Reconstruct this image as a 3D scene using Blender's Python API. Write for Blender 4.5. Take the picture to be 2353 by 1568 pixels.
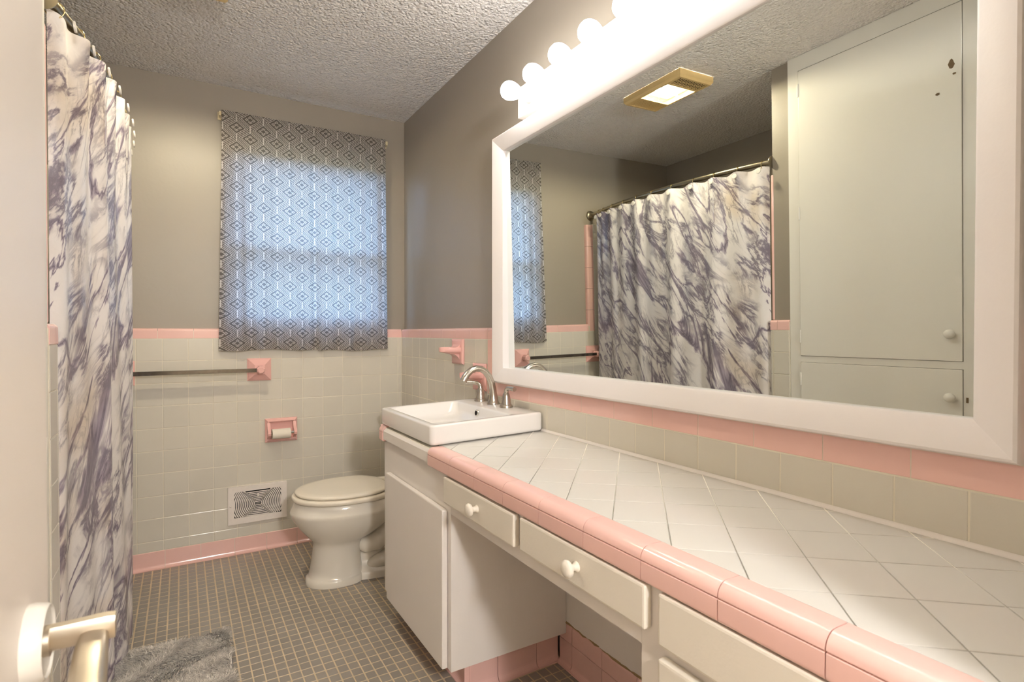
import bpy, bmesh, math, random
from mathutils import Matrix, Vector
random.seed(7)
for o in list(bpy.data.objects):
    bpy.data.objects.remove(o, do_unlink=True)
scene = bpy.context.scene
COL = scene.collection
PI = math.pi
W_PX, H_PX = 2353, 1568

# ------------------------------------------------------------------ camera
F_PX, CX, CY = 1237.243, 1126.309, 780.122
CAM = Vector((-1.143959, -3.072082, 1.148716))
CR = Vector((0.868064, -0.496452, -0.000241)); CU = Vector((0.006078, 0.010142, 0.99993)); CF = Vector((0.496415, 0.868005, -0.011821))
cam_data = bpy.data.cameras.new('camera'); cam = bpy.data.objects.new('camera', cam_data); COL.objects.link(cam)
cam_data.sensor_width = 36.0; cam_data.sensor_fit = 'HORIZONTAL'
cam_data.lens = 36.0 * F_PX / W_PX
cam_data.shift_x = (W_PX / 2 - CX) / W_PX
cam_data.shift_y = (CY - H_PX / 2) / W_PX
cam_data.clip_start = 0.02
cam.matrix_world = Matrix(((CR.x, CU.x, -CF.x, CAM.x), (CR.y, CU.y, -CF.y, CAM.y), (CR.z, CU.z, -CF.z, CAM.z), (0, 0, 0, 1)))
cam_data.dof.use_dof = True; cam_data.dof.focus_distance = 2.1; cam_data.dof.aperture_fstop = 9.0
scene.camera = cam

def project(p):
    d = Vector(p) - CAM; z = d.dot(CF)
    if z < 0.05: return None
    return (CX + F_PX * d.dot(CR) / z, CY - F_PX * d.dot(CU) / z)

# ------------------------------------------------------------------ sky, exposure
world = bpy.data.worlds.new('sky'); scene.world = world; world.use_nodes = True
wb = world.node_tree.nodes['Background']
wb.inputs['Strength'].default_value = 2.9
wn = world.node_tree; wtc = wn.nodes.new('ShaderNodeTexCoord'); wsep = wn.nodes.new('ShaderNodeSeparateXYZ'); wrm = wn.nodes.new('ShaderNodeValToRGB')
wn.links.new(wtc.outputs['Generated'], wsep.inputs[0]); wn.links.new(wsep.outputs['Z'], wrm.inputs[0]); wn.links.new(wrm.outputs[0], wb.inputs['Color'])
wrm.color_ramp.elements[0].position = 0.0; wrm.color_ramp.elements[0].color = (0.05, 0.065, 0.05, 1)      # ground below the horizon
wrm.color_ramp.elements[1].position = 0.03; wrm.color_ramp.elements[1].color = (0.34, 0.58, 1.0, 1)         # sky above it
scene.view_settings.view_transform = 'Standard'; scene.view_settings.look = 'None'
scene.view_settings.gamma = 1.0; scene.view_settings.use_curve_mapping = False
scene.cycles.max_bounces = 6; scene.cycles.diffuse_bounces = 4; scene.cycles.glossy_bounces = 3; scene.cycles.adaptive_threshold = 0.025; scene.cycles.sample_clamp_indirect = 6.0
scene.view_settings.exposure = 1.95
BULB_STRENGTH = 7.0
FAN_STRENGTH = 310.0
HALL_FILL_STRENGTH = 92.0  # output of the added fill globe in the hall

# ------------------------------------------------------------------ materials
def lin(c):
    return tuple((x / 12.92 if x <= 0.04045 else ((x + 0.055) / 1.055) ** 2.4) for x in (v / 255.0 for v in c))
class NT:
    def __init__(s, name):
        s.m = bpy.data.materials.new(name); s.m.use_nodes = True
        s.t = s.m.node_tree; s.b = s.t.nodes['Principled BSDF']; s.out = s.t.nodes['Material Output']
    def n(s, typ, **kw):
        nd = s.t.nodes.new(typ)
        for k, v in kw.items(): setattr(nd, k, v)
        return nd
    def l(s, a, b): s.t.links.new(a, b)
    def math(s, op, a, b=None, c=None):
        nd = s.n('ShaderNodeMath', operation=op)
        for i, v in enumerate((a, b, c)):
            if v is None: continue
            if isinstance(v, (int, float)): nd.inputs[i].default_value = v
            else: s.l(v, nd.inputs[i])
        return nd.outputs[0]
    def mix(s, f, a, b, blend='MIX'):
        nd = s.n('ShaderNodeMix', data_type='RGBA', blend_type=blend)
        for i, v in ((0, f), (6, a), (7, b)):
            if isinstance(v, (int, float)): nd.inputs[i].default_value = v
            elif isinstance(v, tuple): nd.inputs[i].default_value = (*v[:3], 1)
            else: s.l(v, nd.inputs[i])
        return nd.outputs[2]
    def ramp(s, f, stops):
        nd = s.n('ShaderNodeValToRGB'); cr = nd.color_ramp
        while len(cr.elements) < len(stops): cr.elements.new(0.5)
        for e, (p, c) in zip(cr.elements, stops):
            e.position = p; e.color = (*c[:3], 1) if len(c) >= 3 else (c[0],) * 3 + (1,)
        s.l(f, nd.inputs[0]); return nd.outputs[0]
    def noise(s, vec, scale, detail=3, dist=0.0, rough=0.5):
        nd = s.n('ShaderNodeTexNoise'); nd.inputs['Scale'].default_value = scale
        nd.inputs['Detail'].default_value = detail; nd.inputs['Distortion'].default_value = dist; nd.inputs['Roughness'].default_value = rough
        if vec is not None: s.l(vec, nd.inputs['Vector'])
        return nd.outputs[0]
    def obj(s): return s.n('ShaderNodeTexCoord').outputs['Object']
    def uv(s): return s.n('ShaderNodeTexCoord').outputs['UV']
    def geo(s): return s.n('ShaderNodeNewGeometry').outputs['Position']
    def bump(s, h, strength, dist=0.01):
        nd = s.n('ShaderNodeBump'); nd.inputs['Strength'].default_value = strength; nd.inputs['Distance'].default_value = dist
        s.l(h, nd.inputs['Height']); s.l(nd.outputs[0], s.b.inputs['Normal'])

def simple(name, rgb, rough=0.5, metal=0.0, var=0.0, vscale=6.0, bump=0.0, bscale=120.0, bdist=0.002, spec=0.5, per_obj=0.0, coat=0.0, aniso=None):
    s = NT(name); c = lin(rgb)
    s.b.inputs['Base Color'].default_value = (*c, 1); s.b.inputs['Roughness'].default_value = rough; s.b.inputs['Metallic'].default_value = metal
    s.b.inputs['Specular IOR Level'].default_value = spec
    s.b.inputs['Coat Weight'].default_value = coat; s.b.inputs['Coat Roughness'].default_value = 0.05
    col = None
    if var:
        n = s.noise(s.geo(), vscale, 2, 0.0)
        col = s.mix(n, tuple(x * (1 - var) for x in c), tuple(min(1, x * (1 + var)) for x in c))
    if per_obj:
        r = s.n('ShaderNodeObjectInfo').outputs['Random']
        f = s.math('ADD', s.math('MULTIPLY', r, 2 * per_obj), 1 - per_obj)
        cmb = s.n('ShaderNodeCombineColor')
        for i in range(3): s.l(f, cmb.inputs[i])
        col = s.mix(1.0, col if col is not None else c, cmb.outputs[0], 'MULTIPLY')
    if col is not None: s.l(col, s.b.inputs['Base Color'])
    if bump:
        v = s.geo()
        if aniso:
            mp = s.n('ShaderNodeMapping'); mp.inputs['Scale'].default_value = aniso; s.l(v, mp.inputs['Vector']); v = mp.outputs[0]
        s.bump(s.noise(v, bscale, 1), bump, bdist)
    return s.m

M = {}
M['paint'] = simple('wall_paint_taupe', (156, 146, 132), 0.42, var=0.03, vscale=3, bump=0.12, bscale=60, bdist=0.003)
M['white_paint'] = simple('brushed_white_paint', (238, 230, 223), 0.42, var=0.02, vscale=5, bump=0.22, bscale=90, bdist=0.0015, aniso=(1, 1, 0.25))
M['frame_white'] = simple('frame_white_paint', (236, 229, 226), 0.38, var=0.015, vscale=8, bump=0.15, bscale=150, bdist=0.001)
M['cream_paint'] = simple('cream_drawer_paint', (228, 219, 205), 0.45, var=0.03, vscale=9, bump=0.3, bscale=160, bdist=0.0012)
M['cabinet_paint'] = simple('linen_cabinet_paint', (226, 221, 210), 0.38, var=0.015, vscale=3, bump=0.08, bscale=40, bdist=0.002)
M['door_paint'] = simple('door_paint', (226, 216, 206), 0.4, var=0.02, vscale=2, bump=0.08, bscale=50, bdist=0.001)
M['grey_tile'] = simple('grey_glazed_tile', (214, 207, 193), 0.16, var=0.025, vscale=10, per_obj=0.025)
M['white_tile'] = simple('pale_counter_tile', (216, 212, 204), 0.2, spec=0.38, var=0.015, vscale=8, per_obj=0.012)
M['pink'] = simple('pink_glazed_tile', (238, 194, 184), 0.14, var=0.03, vscale=14, per_obj=0.02)
M['pink_fixture'] = simple('pink_ceramic', (240, 188, 179), 0.12, var=0.02, vscale=20)
M['grout'] = simple('cream_grout', (226, 217, 198), 0.85, var=0.08, vscale=30)
M['counter_grout'] = simple('counter_grout', (246, 240, 226), 0.8, var=0.06, vscale=25)
M['floor_grout'] = simple('stained_floor_grout', (206, 186, 156), 0.85, var=0.28, vscale=14)
M['floor_tile'] = simple('grey_mosaic_tile', (148, 140, 130), 0.36, var=0.14, vscale=5, per_obj=0.04)
M['caulk'] = simple('white_caulk', (238, 230, 224), 0.5)
M['porcelain'] = simple('white_vitreous_china', (236, 231, 226), 0.07, coat=0.3)
M['toilet'] = simple('biscuit_china', (232, 224, 210), 0.1, coat=0.3)
M['toilet_seat'] = simple('biscuit_plastic_seat', (234, 224, 206), 0.2)
M['nickel'] = simple('brushed_nickel', (192, 185, 174), 0.27, metal=1.0, var=0.06, vscale=40)
M['rod_nickel'] = simple('satin_nickel_rod', (168, 158, 136), 0.3, metal=1.0)
M['chrome'] = simple('chrome', (215, 212, 206), 0.06, metal=1.0)
M['dark_chrome'] = simple('tarnished_chrome_bar', (132, 126, 119), 0.14, metal=1.0, var=0.25, vscale=60)
M['brass_nickel'] = simple('worn_satin_lever', (202, 191, 174), 0.38, metal=1.0, var=0.12, vscale=30)
M['rose'] = simple('painted_rose', (214, 208, 198), 0.4)
M['gold_ring'] = simple('brass_ring', (214, 194, 140), 0.2, metal=1.0)
M['bracket'] = simple('cream_plastic', (222, 206, 166), 0.5)
M['white_plastic'] = simple('white_plastic', (232, 226, 218), 0.35)
M['disc'] = simple('pearl_disc', (220, 213, 204), 0.25)
M['vent'] = simple('painted_steel_register', (238, 228, 219), 0.5, var=0.05, vscale=60, bump=0.3, bscale=220, bdist=0.001)
M['dark'] = simple('duct_black', (24, 20, 17), 0.9)
M['yellow_plastic'] = simple('yellowed_plastic', (214, 184, 126), 0.45, var=0.06, vscale=12)
M['paper'] = simple('toilet_tissue_core', (236, 226, 210), 0.9)
M['rug_back'] = simple('rug_backing', (140, 136, 132), 0.95)
M['tub'] = simple('tub_enamel', (226, 220, 210), 0.12)
M['hall'] = simple('hall_paint', (206, 198, 184), 0.6)
M['wood_dirt'] = simple('dirty_wood_edge', (168, 138, 100), 0.9, var=0.3, vscale=60)
M['hardware_wear'] = simple('chipped_brown', (112, 92, 66), 0.9, var=0.2, vscale=80)
M['sash'] = simple('window_sash_white', (226, 222, 214), 0.45)

def ceiling_mat():
    s = NT('popcorn_ceiling'); c = lin((243, 237, 230))
    v = s.geo()
    vo = s.n('ShaderNodeTexVoronoi'); vo.inputs['Scale'].default_value = 78; vo.inputs['Randomness'].default_value = 1.0; s.l(v, vo.inputs['Vector'])
    n1 = s.noise(v, 62, 3, 0.3, 0.6); n2 = s.noise(v, 30, 2)
    h = s.math('ADD', s.math('MULTIPLY', s.math('SUBTRACT', 1.0, vo.outputs['Distance']), 0.55), s.math('MULTIPLY', n1, 0.9))
    h = s.math('ADD', h, s.math('MULTIPLY', n2, 0.35))
    s.l(s.mix(n2, tuple(x * 0.97 for x in c), c), s.b.inputs['Base Color'])
    s.b.inputs['Roughness'].default_value = 0.8
    s.bump(h, 1.0, 0.02)
    return s.m
M['ceiling'] = ceiling_mat()

def mirror_mat():
    s = NT('silvered_mirror'); s.b.inputs['Base Color'].default_value = (0.86, 0.895, 0.87, 1)
    s.b.inputs['Metallic'].default_value = 1.0; s.b.inputs['Roughness'].default_value = 0.0
    return s.m
M['mirror'] = mirror_mat()

def emit(name, rgb, strength, base=(240, 235, 225)):
    s = NT(name); s.b.inputs['Base Color'].default_value = (*lin(base), 1)
    s.b.inputs['Emission Color'].default_value = (*rgb, 1); s.b.inputs['Emission Strength'].default_value = strength
    return s.m
M['bulb'] = emit('lit_bulb_glass', (1.0, 0.995, 1.0), BULB_STRENGTH)
M['hall_fill'] = emit('hall_fill_glow', (1.0, 0.995, 1.0), HALL_FILL_STRENGTH)  # emission for the added, unseen fill globe
M['fan_bulb'] = emit('lit_fan_bulb', (1.0, 0.995, 0.985), FAN_STRENGTH)

def glass_mat():
    s = NT('window_glass')
    tr = s.n('ShaderNodeBsdfTransparent'); gl = s.n('ShaderNodeBsdfGlossy'); gl.inputs['Roughness'].default_value = 0.02
    mx = s.n('ShaderNodeMixShader'); mx.inputs[0].default_value = 0.06
    s.l(tr.outputs[0], mx.inputs[1]); s.l(gl.outputs[0], mx.inputs[2]); s.l(mx.outputs[0], s.out.inputs['Surface'])
    return s.m
M['glass'] = glass_mat()

def lens_mat():
    s = NT('clear_fan_lens')
    tr = s.n('ShaderNodeBsdfTransparent'); tr.inputs['Color'].default_value = (1, 0.95, 0.82, 1)
    gl = s.n('ShaderNodeBsdfGlossy'); gl.inputs['Roughness'].default_value = 0.08
    mx = s.n('ShaderNodeMixShader'); mx.inputs[0].default_value = 0.08
    s.l(tr.outputs[0], mx.inputs[1]); s.l(gl.outputs[0], mx.inputs[2]); s.l(mx.outputs[0], s.out.inputs['Surface'])
    return s.m
M['lens'] = lens_mat()

def fabric_mat():
    s = NT('geometric_print_cotton'); uv = s.uv()
    sp = s.n('ShaderNodeSeparateXYZ'); s.l(uv, sp.inputs[0])
    p = s.math('DIVIDE', sp.outputs[0], 0.0640); q = s.math('DIVIDE', sp.outputs[1], 0.0500)
    a = s.math('ADD', p, q); b = s.math('SUBTRACT', p, q)
    da = s.math('PINGPONG', a, 1.0); db = s.math('PINGPONG', b, 1.0)
    d = s.math('MAXIMUM', da, db)
    def ring(x, r, w): return s.math('LESS_THAN', s.math('ABSOLUTE', s.math('SUBTRACT', x, r)), w)
    lw = 0.028
    lines = ring(d, 1.0, lw * 0.8)
    for r in (0.82, 0.65, 0.24): lines = s.math('MAXIMUM', lines, ring(d, r, lw))
    # small sideways twin of the inner diamond: a ring kept only left and right of the centre
    mn = s.math('MINIMUM', da, db)
    side = s.math('GREATER_THAN', s.math('ABSOLUTE', s.math('SUBTRACT', s.math('PINGPONG', p, 1.0), 0.5)), -1)
    lines = s.math('MAXIMUM', lines, s.math('MULTIPLY', ring(d, 0.37, lw), s.math('GREATER_THAN', mn, 0.08)))
    pc = s.math('ABSOLUTE', s.math('SUBTRACT', p, s.math('ROUND', p)))
    lines = s.math('MAXIMUM', lines, s.math('MULTIPLY', s.math('LESS_THAN', pc, lw), s.math('GREATER_THAN', d, 0.64)))
    weave = s.noise(uv, 900, 2)
    grey = s.mix(weave, lin((100, 91, 82)), lin((116, 107, 97)))
    col = s.mix(lines, grey, lin((236, 230, 222)))
    df = s.n('ShaderNodeBsdfDiffuse'); tl = s.n('ShaderNodeBsdfTranslucent'); s.l(col, df.inputs['Color'])
    tcol = s.mix(lines, lin((150, 148, 146)), lin((236, 234, 232))); s.l(tcol, tl.inputs['Color'])
    mx = s.n('ShaderNodeMixShader'); mx.inputs[0].default_value = 0.42
    s.l(df.outputs[0], mx.inputs[1]); s.l(tl.outputs[0], mx.inputs[2]); s.l(mx.outputs[0], s.out.inputs['Surface'])
    return s.m
M['fabric'] = fabric_mat()

def marble_mat():
    s = NT('marble_print_vinyl'); uv = s.uv()
    def mapped(rot, sx, sy, loc=(0, 0, 0)):
        m1 = s.n('ShaderNodeMapping'); m1.inputs['Rotation'].default_value = (0, 0, rot); m1.inputs['Location'].default_value = loc; s.l(uv, m1.inputs['Vector'])
        m2 = s.n('ShaderNodeMapping'); m2.inputs['Scale'].default_value = (sx, sy, 1); s.l(m1.outputs[0], m2.inputs['Vector'])
        return m2.outputs[0]
    ang = math.radians(58)
    def vein(vec, scale, detail, dist, rough=0.55):
        n = s.noise(vec, scale, detail, dist, rough)
        return s.math('ABSOLUTE', s.math('SUBTRACT', n, 0.5))
    v1 = vein(mapped(ang, 0.30, 1.0), 4.2, 6, 0.9, 0.58)
    v2 = vein(mapped(ang - 0.3, 0.34, 1.0, (3.1, 1.7, 0)), 6.2, 6, 1.2, 0.62)
    v3 = vein(mapped(ang + 0.2, 0.32, 1.0, (7.1, 4.7, 0)), 13.0, 5, 0.8, 0.65)
    wide = s.noise(mapped(ang, 0.5, 1.0, (1.3, 9.0, 0)), 3.2, 3, 0.5)
    thick = s.math('MULTIPLY', s.math('POWER', wide, 3.0), 0.26)
    white = lin((233, 227, 222)); pale = lin((214, 206, 205)); purple = lin((138, 126, 138)); dark = lin((108, 100, 112))
    base = s.mix(s.noise(mapped(ang, 0.5, 1.0, (5, 2, 0)), 6, 4), white, lin((222, 215, 211)))
    k1 = s.math('DIVIDE', v1, s.math('ADD', thick, 0.012))
    c1 = s.ramp(k1, [(0.0, dark), (0.07, lin((128, 117, 130))), (0.30, lin((152, 140, 152))), (0.55, lin((188, 178, 182))), (0.8, pale)])
    m1 = s.ramp(k1, [(0.0, (1,)), (0.40, (0.85,)), (0.62, (0.25,)), (0.9, (0.0,))])
    col = s.mix(m1, base, c1)
    k2 = s.ramp(v2, [(0.0, (1,)), (0.016, (0.85,)), (0.045, (0.22,)), (0.09, (0.0,))])
    gate = s.ramp(s.noise(uv, 4.5, 2), [(0.40, (0,)), (0.55, (1,))])
    col = s.mix(s.math('MULTIPLY', k2, gate), col, lin((128, 119, 131)))
    k3 = s.ramp(v3, [(0.0, (0.75,)), (0.02, (0.45,)), (0.05, (0.0,))])
    gate3 = s.ramp(s.noise(mapped(ang, 0.6, 1, (2, 8, 0)), 5.0, 2), [(0.46, (0,)), (0.6, (1,))])
    col = s.mix(s.math('MULTIPLY', k3, gate3), col, lin((120, 112, 122)))
    # old soap stain: yellowing of the print towards the free end of the curtain
    sp = s.n('ShaderNodeSeparateXYZ'); s.l(uv, sp.inputs[0])
    end = s.ramp(sp.outputs[0], [(0.0, (0,)), (0.80, (0,)), (0.92, (1,)), (1.0, (0.6,))])
    un = s.n('ShaderNodeMapping'); un.inputs['Scale'].default_value = (1 / 2.0, 1, 1)
    st = s.math('MULTIPLY', s.ramp(s.noise(uv, 3.2, 3), [(0.45, (0,)), (0.7, (1,))]), 0.55)
    endm = s.math('MULTIPLY', s.math('GREATER_THAN', sp.outputs[0], 1.32), st)
    col = s.mix(endm, col, lin((214, 190, 152)), 'MULTIPLY')
    s.l(col, s.b.inputs['Base Color']); s.b.inputs['Roughness'].default_value = 0.24
    s.bump(s.noise(uv, 26, 3, 0.5), 0.25, 0.006)
    return s.m
M['marble'] = marble_mat()

def fur_mat():
    s = NT('grey_plush_pile'); oi = s.geo()
    n = s.math('ADD', s.math('MULTIPLY', s.noise(oi, 14, 3, 0.6), 0.5), s.math('MULTIPLY', s.n('ShaderNodeNewGeometry').outputs['Random Per Island'], 0.5))
    s.l(s.ramp(n, [(0.2, lin((150, 142, 132))), (0.75, lin((228, 218, 206)))]), s.b.inputs['Base Color'])
    s.b.inputs['Roughness'].default_value = 0.9; s.b.inputs['Sheen Weight'].default_value = 0.3
    return s.m
M['fur'] = fur_mat()

# ------------------------------------------------------------------ geometry helpers
def mesh_obj(name, verts, faces, mat, parent=None, smooth=False, uvs=None, loc=None, rot=None):
    me = bpy.data.meshes.new(name); me.from_pydata([tuple(v) for v in verts], [], faces); me.update()
    if smooth:
        me.polygons.foreach_set('use_smooth', [True] * len(me.polygons))
    if uvs is not None:
        ul = me.uv_layers.new(name='UVMap')
        for lp in me.loops: ul.data[lp.index].uv = uvs[lp.vertex_index]
    me.materials.append(mat)
    o = bpy.data.objects.new(name, me); COL.objects.link(o)
    if loc is not None: o.location = loc
    if rot is not None: o.rotation_euler = rot
    if parent is not None: o.parent = parent
    return o
def link_mesh(name, me, parent=None, mw=None):
    o = bpy.data.objects.new(name, me); COL.objects.link(o)
    if parent is not None: o.parent = parent
    if mw is not None: o.matrix_local = mw
    return o
def tag(o, label=None, cat=None, group=None, kind=None):
    if label: o['label'] = label
    if cat: o['category'] = cat
    if group: o['group'] = group
    if kind: o['kind'] = kind
    return o
def thing(name, label, cat, loc=(0, 0, 0), group=None):
    o = bpy.data.objects.new(name, None); COL.objects.link(o); o.location = loc; o.empty_display_size = 0.05
    return tag(o, label, cat, group)
def part_origin(o):   # keep world-space meshes under an Empty placed at the base of the thing
    o.matrix_parent_inverse = Matrix.Translation(-Vector(o.parent.location)); return o
class MB:
    def __init__(s): s.v = []; s.f = []
    def add(s, v, f):
        b = len(s.v); s.v += [tuple(x) for x in v]; s.f += [tuple(i + b for i in q) for q in f]; return s
    def box(s, x0, x1, y0, y1, z0, z1):
        return s.add([(x0, y0, z0), (x1, y0, z0), (x1, y1, z0), (x0, y1, z0), (x0, y0, z1), (x1, y0, z1), (x1, y1, z1), (x0, y1, z1)],
                     [(0, 3, 2, 1), (4, 5, 6, 7), (0, 1, 5, 4), (1, 2, 6, 5), (2, 3, 7, 6), (3, 0, 4, 7)])
    def cbox(s, x0, x1, y0, y1, z0, z1, c):   # box with chamfered edges
        bm = bmesh.new(); bmesh.ops.create_cube(bm, size=1.0)
        for v in bm.verts:
            v.co = Vector(((x0 + x1) / 2 + v.co.x * (x1 - x0), (y0 + y1) / 2 + v.co.y * (y1 - y0), (z0 + z1) / 2 + v.co.z * (z1 - z0)))
        bmesh.ops.bevel(bm, geom=bm.edges[:], offset=c, segments=2, profile=0.6, affect='EDGES')
        bm.verts.ensure_lookup_table(); bm.verts.index_update()
        s.add([v.co[:] for v in bm.verts], [tuple(v.index for v in f.verts) for f in bm.faces]); bm.free(); return s
    def loft(s, rings, cap0=True, cap1=True, closed=True):
        n = len(rings[0]); v = [p for r in rings for p in r]; f = []
        for i in range(len(rings) - 1):
            for j in range(n if closed else n - 1):
                k = (j + 1) % n; f.append((i * n + j, i * n + k, (i + 1) * n + k, (i + 1) * n + j))
        if cap0: f.append(tuple(reversed(range(n))))
        if cap1: f.append(tuple((len(rings) - 1) * n + j for j in range(n)))
        return s.add(v, f)
    def lathe(s, origin, axis, prof, n=24, cap=True):   # prof: (radius, distance along the axis)
        ax = Vector(axis).normalized(); u = ax.orthogonal().normalized(); w = ax.cross(u); o = Vector(origin)
        rings = [[o + ax * h + (u * math.cos(2 * PI * j / n) + w * math.sin(2 * PI * j / n)) * max(r, 1e-5) for j in range(n)] for r, h in prof]
        return s.loft(rings, cap, cap)
    def tube(s, pts, rad, n=12, squash=1.0, up=None):
        pts = [Vector(p) for p in pts]; rings = []; pu = Vector(up) if up else None
        for i, p in enumerate(pts):
            t = (pts[min(i + 1, len(pts) - 1)] - pts[max(i - 1, 0)]).normalized()
            if pu is None: pu = t.orthogonal().normalized()
            u = (pu - t * pu.dot(t)).normalized(); w = t.cross(u); pu = u
            r = rad[i] if isinstance(rad, (list, tuple)) else rad
            rings.append([p + u * math.cos(2 * PI * j / n) * r + w * math.sin(2 * PI * j / n) * r * squash for j in range(n)])
        return s.loft(rings)
    def extrude(s, prof, p0, p1, ua, va):   # closed profile in (ua, va) swept p0 -> p1
        p0, p1, ua, va = Vector(p0), Vector(p1), Vector(ua), Vector(va)
        return s.loft([[p0 + ua * a + va * b for a, b in prof], [p1 + ua * a + va * b for a, b in prof]])
    def build(s, name, mat, parent=None, smooth=False, angle=None):
        o = mesh_obj(name, s.v, s.f, mat, parent, smooth)
        bm = bmesh.new(); bm.from_mesh(o.data); bmesh.ops.recalc_face_normals(bm, faces=bm.faces[:]); bm.to_mesh(o.data); bm.free()
        if smooth and angle: o.data.set_sharp_from_angle(angle=math.radians(angle))
        if parent is not None and parent.type == 'EMPTY' and parent.parent is None: part_origin(o)
        elif parent is not None and parent.parent is not None and parent.parent.type == 'EMPTY':
            pass
        return o
def arc(cx, cy, r, a0, a1, n):
    return [(cx + r * math.cos(math.radians(a0 + (a1 - a0) * i / n)), cy + r * math.sin(math.radians(a0 + (a1 - a0) * i / n))) for i in range(n + 1)]

# flat rectangular tile: back on w=0-t, face on w=0, softened front edge; centred in u,v
_tc = {}
def tile_mesh(w, h, t, mat, c=0.0013):
    key = (round(w, 4), round(h, 4), round(t, 4), mat.name)
    if key in _tc: return _tc[key]
    a, b = w / 2, h / 2; v = []
    for (i, d) in ((0, -t), (0, -c), (c * 0.45, -c * 0.3), (c * 1.3, 0)):
        v += [(-a + i, -b + i, d), (a - i, -b + i, d), (a - i, b - i, d), (-a + i, b - i, d)]
    f = []
    for k in range(3):
        for j in range(4):
            m = (j + 1) % 4; f.append((k * 4 + j, k * 4 + m, k * 4 + 4 + m, k * 4 + 4 + j))
    f.append((12, 13, 14, 15))
    me = bpy.data.meshes.new('tile'); me.from_pydata(v, [], f); me.update(); me.materials.append(mat); _tc[key] = me
    return me
BACK = Matrix(((1, 0, 0), (0, 0, -1), (0, 1, 0)))     # u=+X v=+Z w=-Y
RIGHT = Matrix(((0, 0, -1), (-1, 0, 0), (0, 1, 0)))   # u=-Y v=+Z w=-X
WING = Matrix(((0, 0, 1), (1, 0, 0), (0, 1, 0)))      # u=+Y v=+Z w=+X
FLOOR = Matrix.Identity(3)
def put(name, me, parent, R3, pos, jit=0.0):
    m = R3.to_4x4()
    if jit: m = m @ Matrix.Rotation(random.uniform(-jit, jit), 4, 'X') @ Matrix.Rotation(random.uniform(-jit, jit), 4, 'Y')
    m.translation = Vector(pos)
    return link_mesh(name, me, parent, m)

P = 0.1095; G = 0.0022; ZB = 1.121; ZT = 1.172; H = 2.42; PL = 0.03
COLX = [-1.43] + [-1.3373 + P * j for j in range(0, 13)] + [0.0]
ROWZ = [ZB - P * i for i in range(10)] + [0.086]
RY = [0.0] + [-0.0627 - P * k for k in range(0, 10)]

# ------------------------------------------------------------------ floor
fl = MB().box(-2.3, 0.2, -4.4, 0.2, -0.08, -0.0007).build('floor', M['floor_grout'])
tag(fl, 'floor of small grey square mosaic tiles with tan grout', 'floor', kind='structure')
FPX, FPY, FG = 0.0365, 0.0399, 0.0042
FX0, FY0 = -0.946 - 16 * FPX, -0.0171
cells = []
for i in range(0, 47):
    for j in range(0, 80):
        x = FX0 + (i + 0.5) * FPX; y = FY0 - (j + 0.5) * FPY
        if x > 0.0: continue
        vis = -1e9; pp = project((x, y, 0))
        if pp and -5 < pp[0] < W_PX + 5 and -5 < pp[1] < H_PX + 5:
            hid = (x < -1.0 and -1.62 < y < -0.80) or (x > -0.44 and -1.55 < y) or (x > -0.44 and y < -2.0) or x < -1.33
            if not hid: vis = -(Vector((x, y, 0)) - CAM).length
        cells.append((vis, x, y))
cells.sort(key=lambda c: -c[0])
ftm = tile_mesh(FPX - FG, FPY - FG, 0.004, M['floor_tile'], 0.0009)
for vis, x, y in cells[:300]:
    put('floor_tile', ftm, fl, FLOOR, (x, y, random.uniform(-0.0002, 0.0004)), 0.006)
rest = MB(); a, b = (FPX - FG) / 2, (FPY - FG) / 2
for vis, x, y in cells[300:]:
    z = random.uniform(-0.0003, 0.0004); c = 0.0009
    rest.add([(x - a, y - b, -.003), (x + a, y - b, -.003), (x + a, y + b, -.003), (x - a, y + b, -.003),
              (x - a + c, y - b + c, z), (x + a - c, y - b + c, z), (x + a - c, y + b - c, z), (x - a + c, y + b - c, z)],
             [(0, 1, 5, 4), (1, 2, 6, 5), (2, 3, 7, 6), (3, 0, 4, 7), (4, 5, 6, 7)])
ro = mesh_obj('floor_tile_field', rest.v, rest.f, M['floor_tile'], fl); tag(ro, kind='stuff')

# ------------------------------------------------------------------ ceiling
ce = MB().box(-2.3, 0.2, -4.4, 0.2, H, H + 0.1).build('ceiling', M['ceiling'])
tag(ce, 'white ceiling with rough popcorn texture', 'ceiling', kind='structure')

# ------------------------------------------------------------------ back wall with window opening
WX0, WX1, WZ0, WZ1 = -0.912, -0.108, 1.185, 2.16
m = MB(); y0, y1 = PL, PL + 0.14
m.box(-2.3, WX0, y0, y1, 0, H).box(WX1, 0.2, y0, y1, 0, H).box(WX0, WX1, y0, y1, 0, WZ0).box(WX0, WX1, y0, y1, WZ1, H)
wallb = m.build('wall_back', M['paint'])
tag(wallb, 'taupe painted back wall with grey tile wainscot below the window', 'wall', kind='structure')
bed = MB().box(-1.52, 0.02, 0.0007, PL, 0, 1.16).box(-2.3, -1.43, 0.0007, PL, 0, 1.90).build('mortar_bed', M['grout'], wallb)
for ri in range(len(ROWZ) - 1):
    zt, zb = ROWZ[ri], ROWZ[ri + 1]
    for ci in range(len(COLX) - 1):
        xl, xr = COLX[ci], COLX[ci + 1]
        put('tile', tile_mesh(xr - xl - G, zt - zb - G, 0.006, M['grey_tile']), wallb, BACK, ((xl + xr) / 2, random.uniform(-0.0004, 0.0003), (zt + zb) / 2), 0.004)
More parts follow.
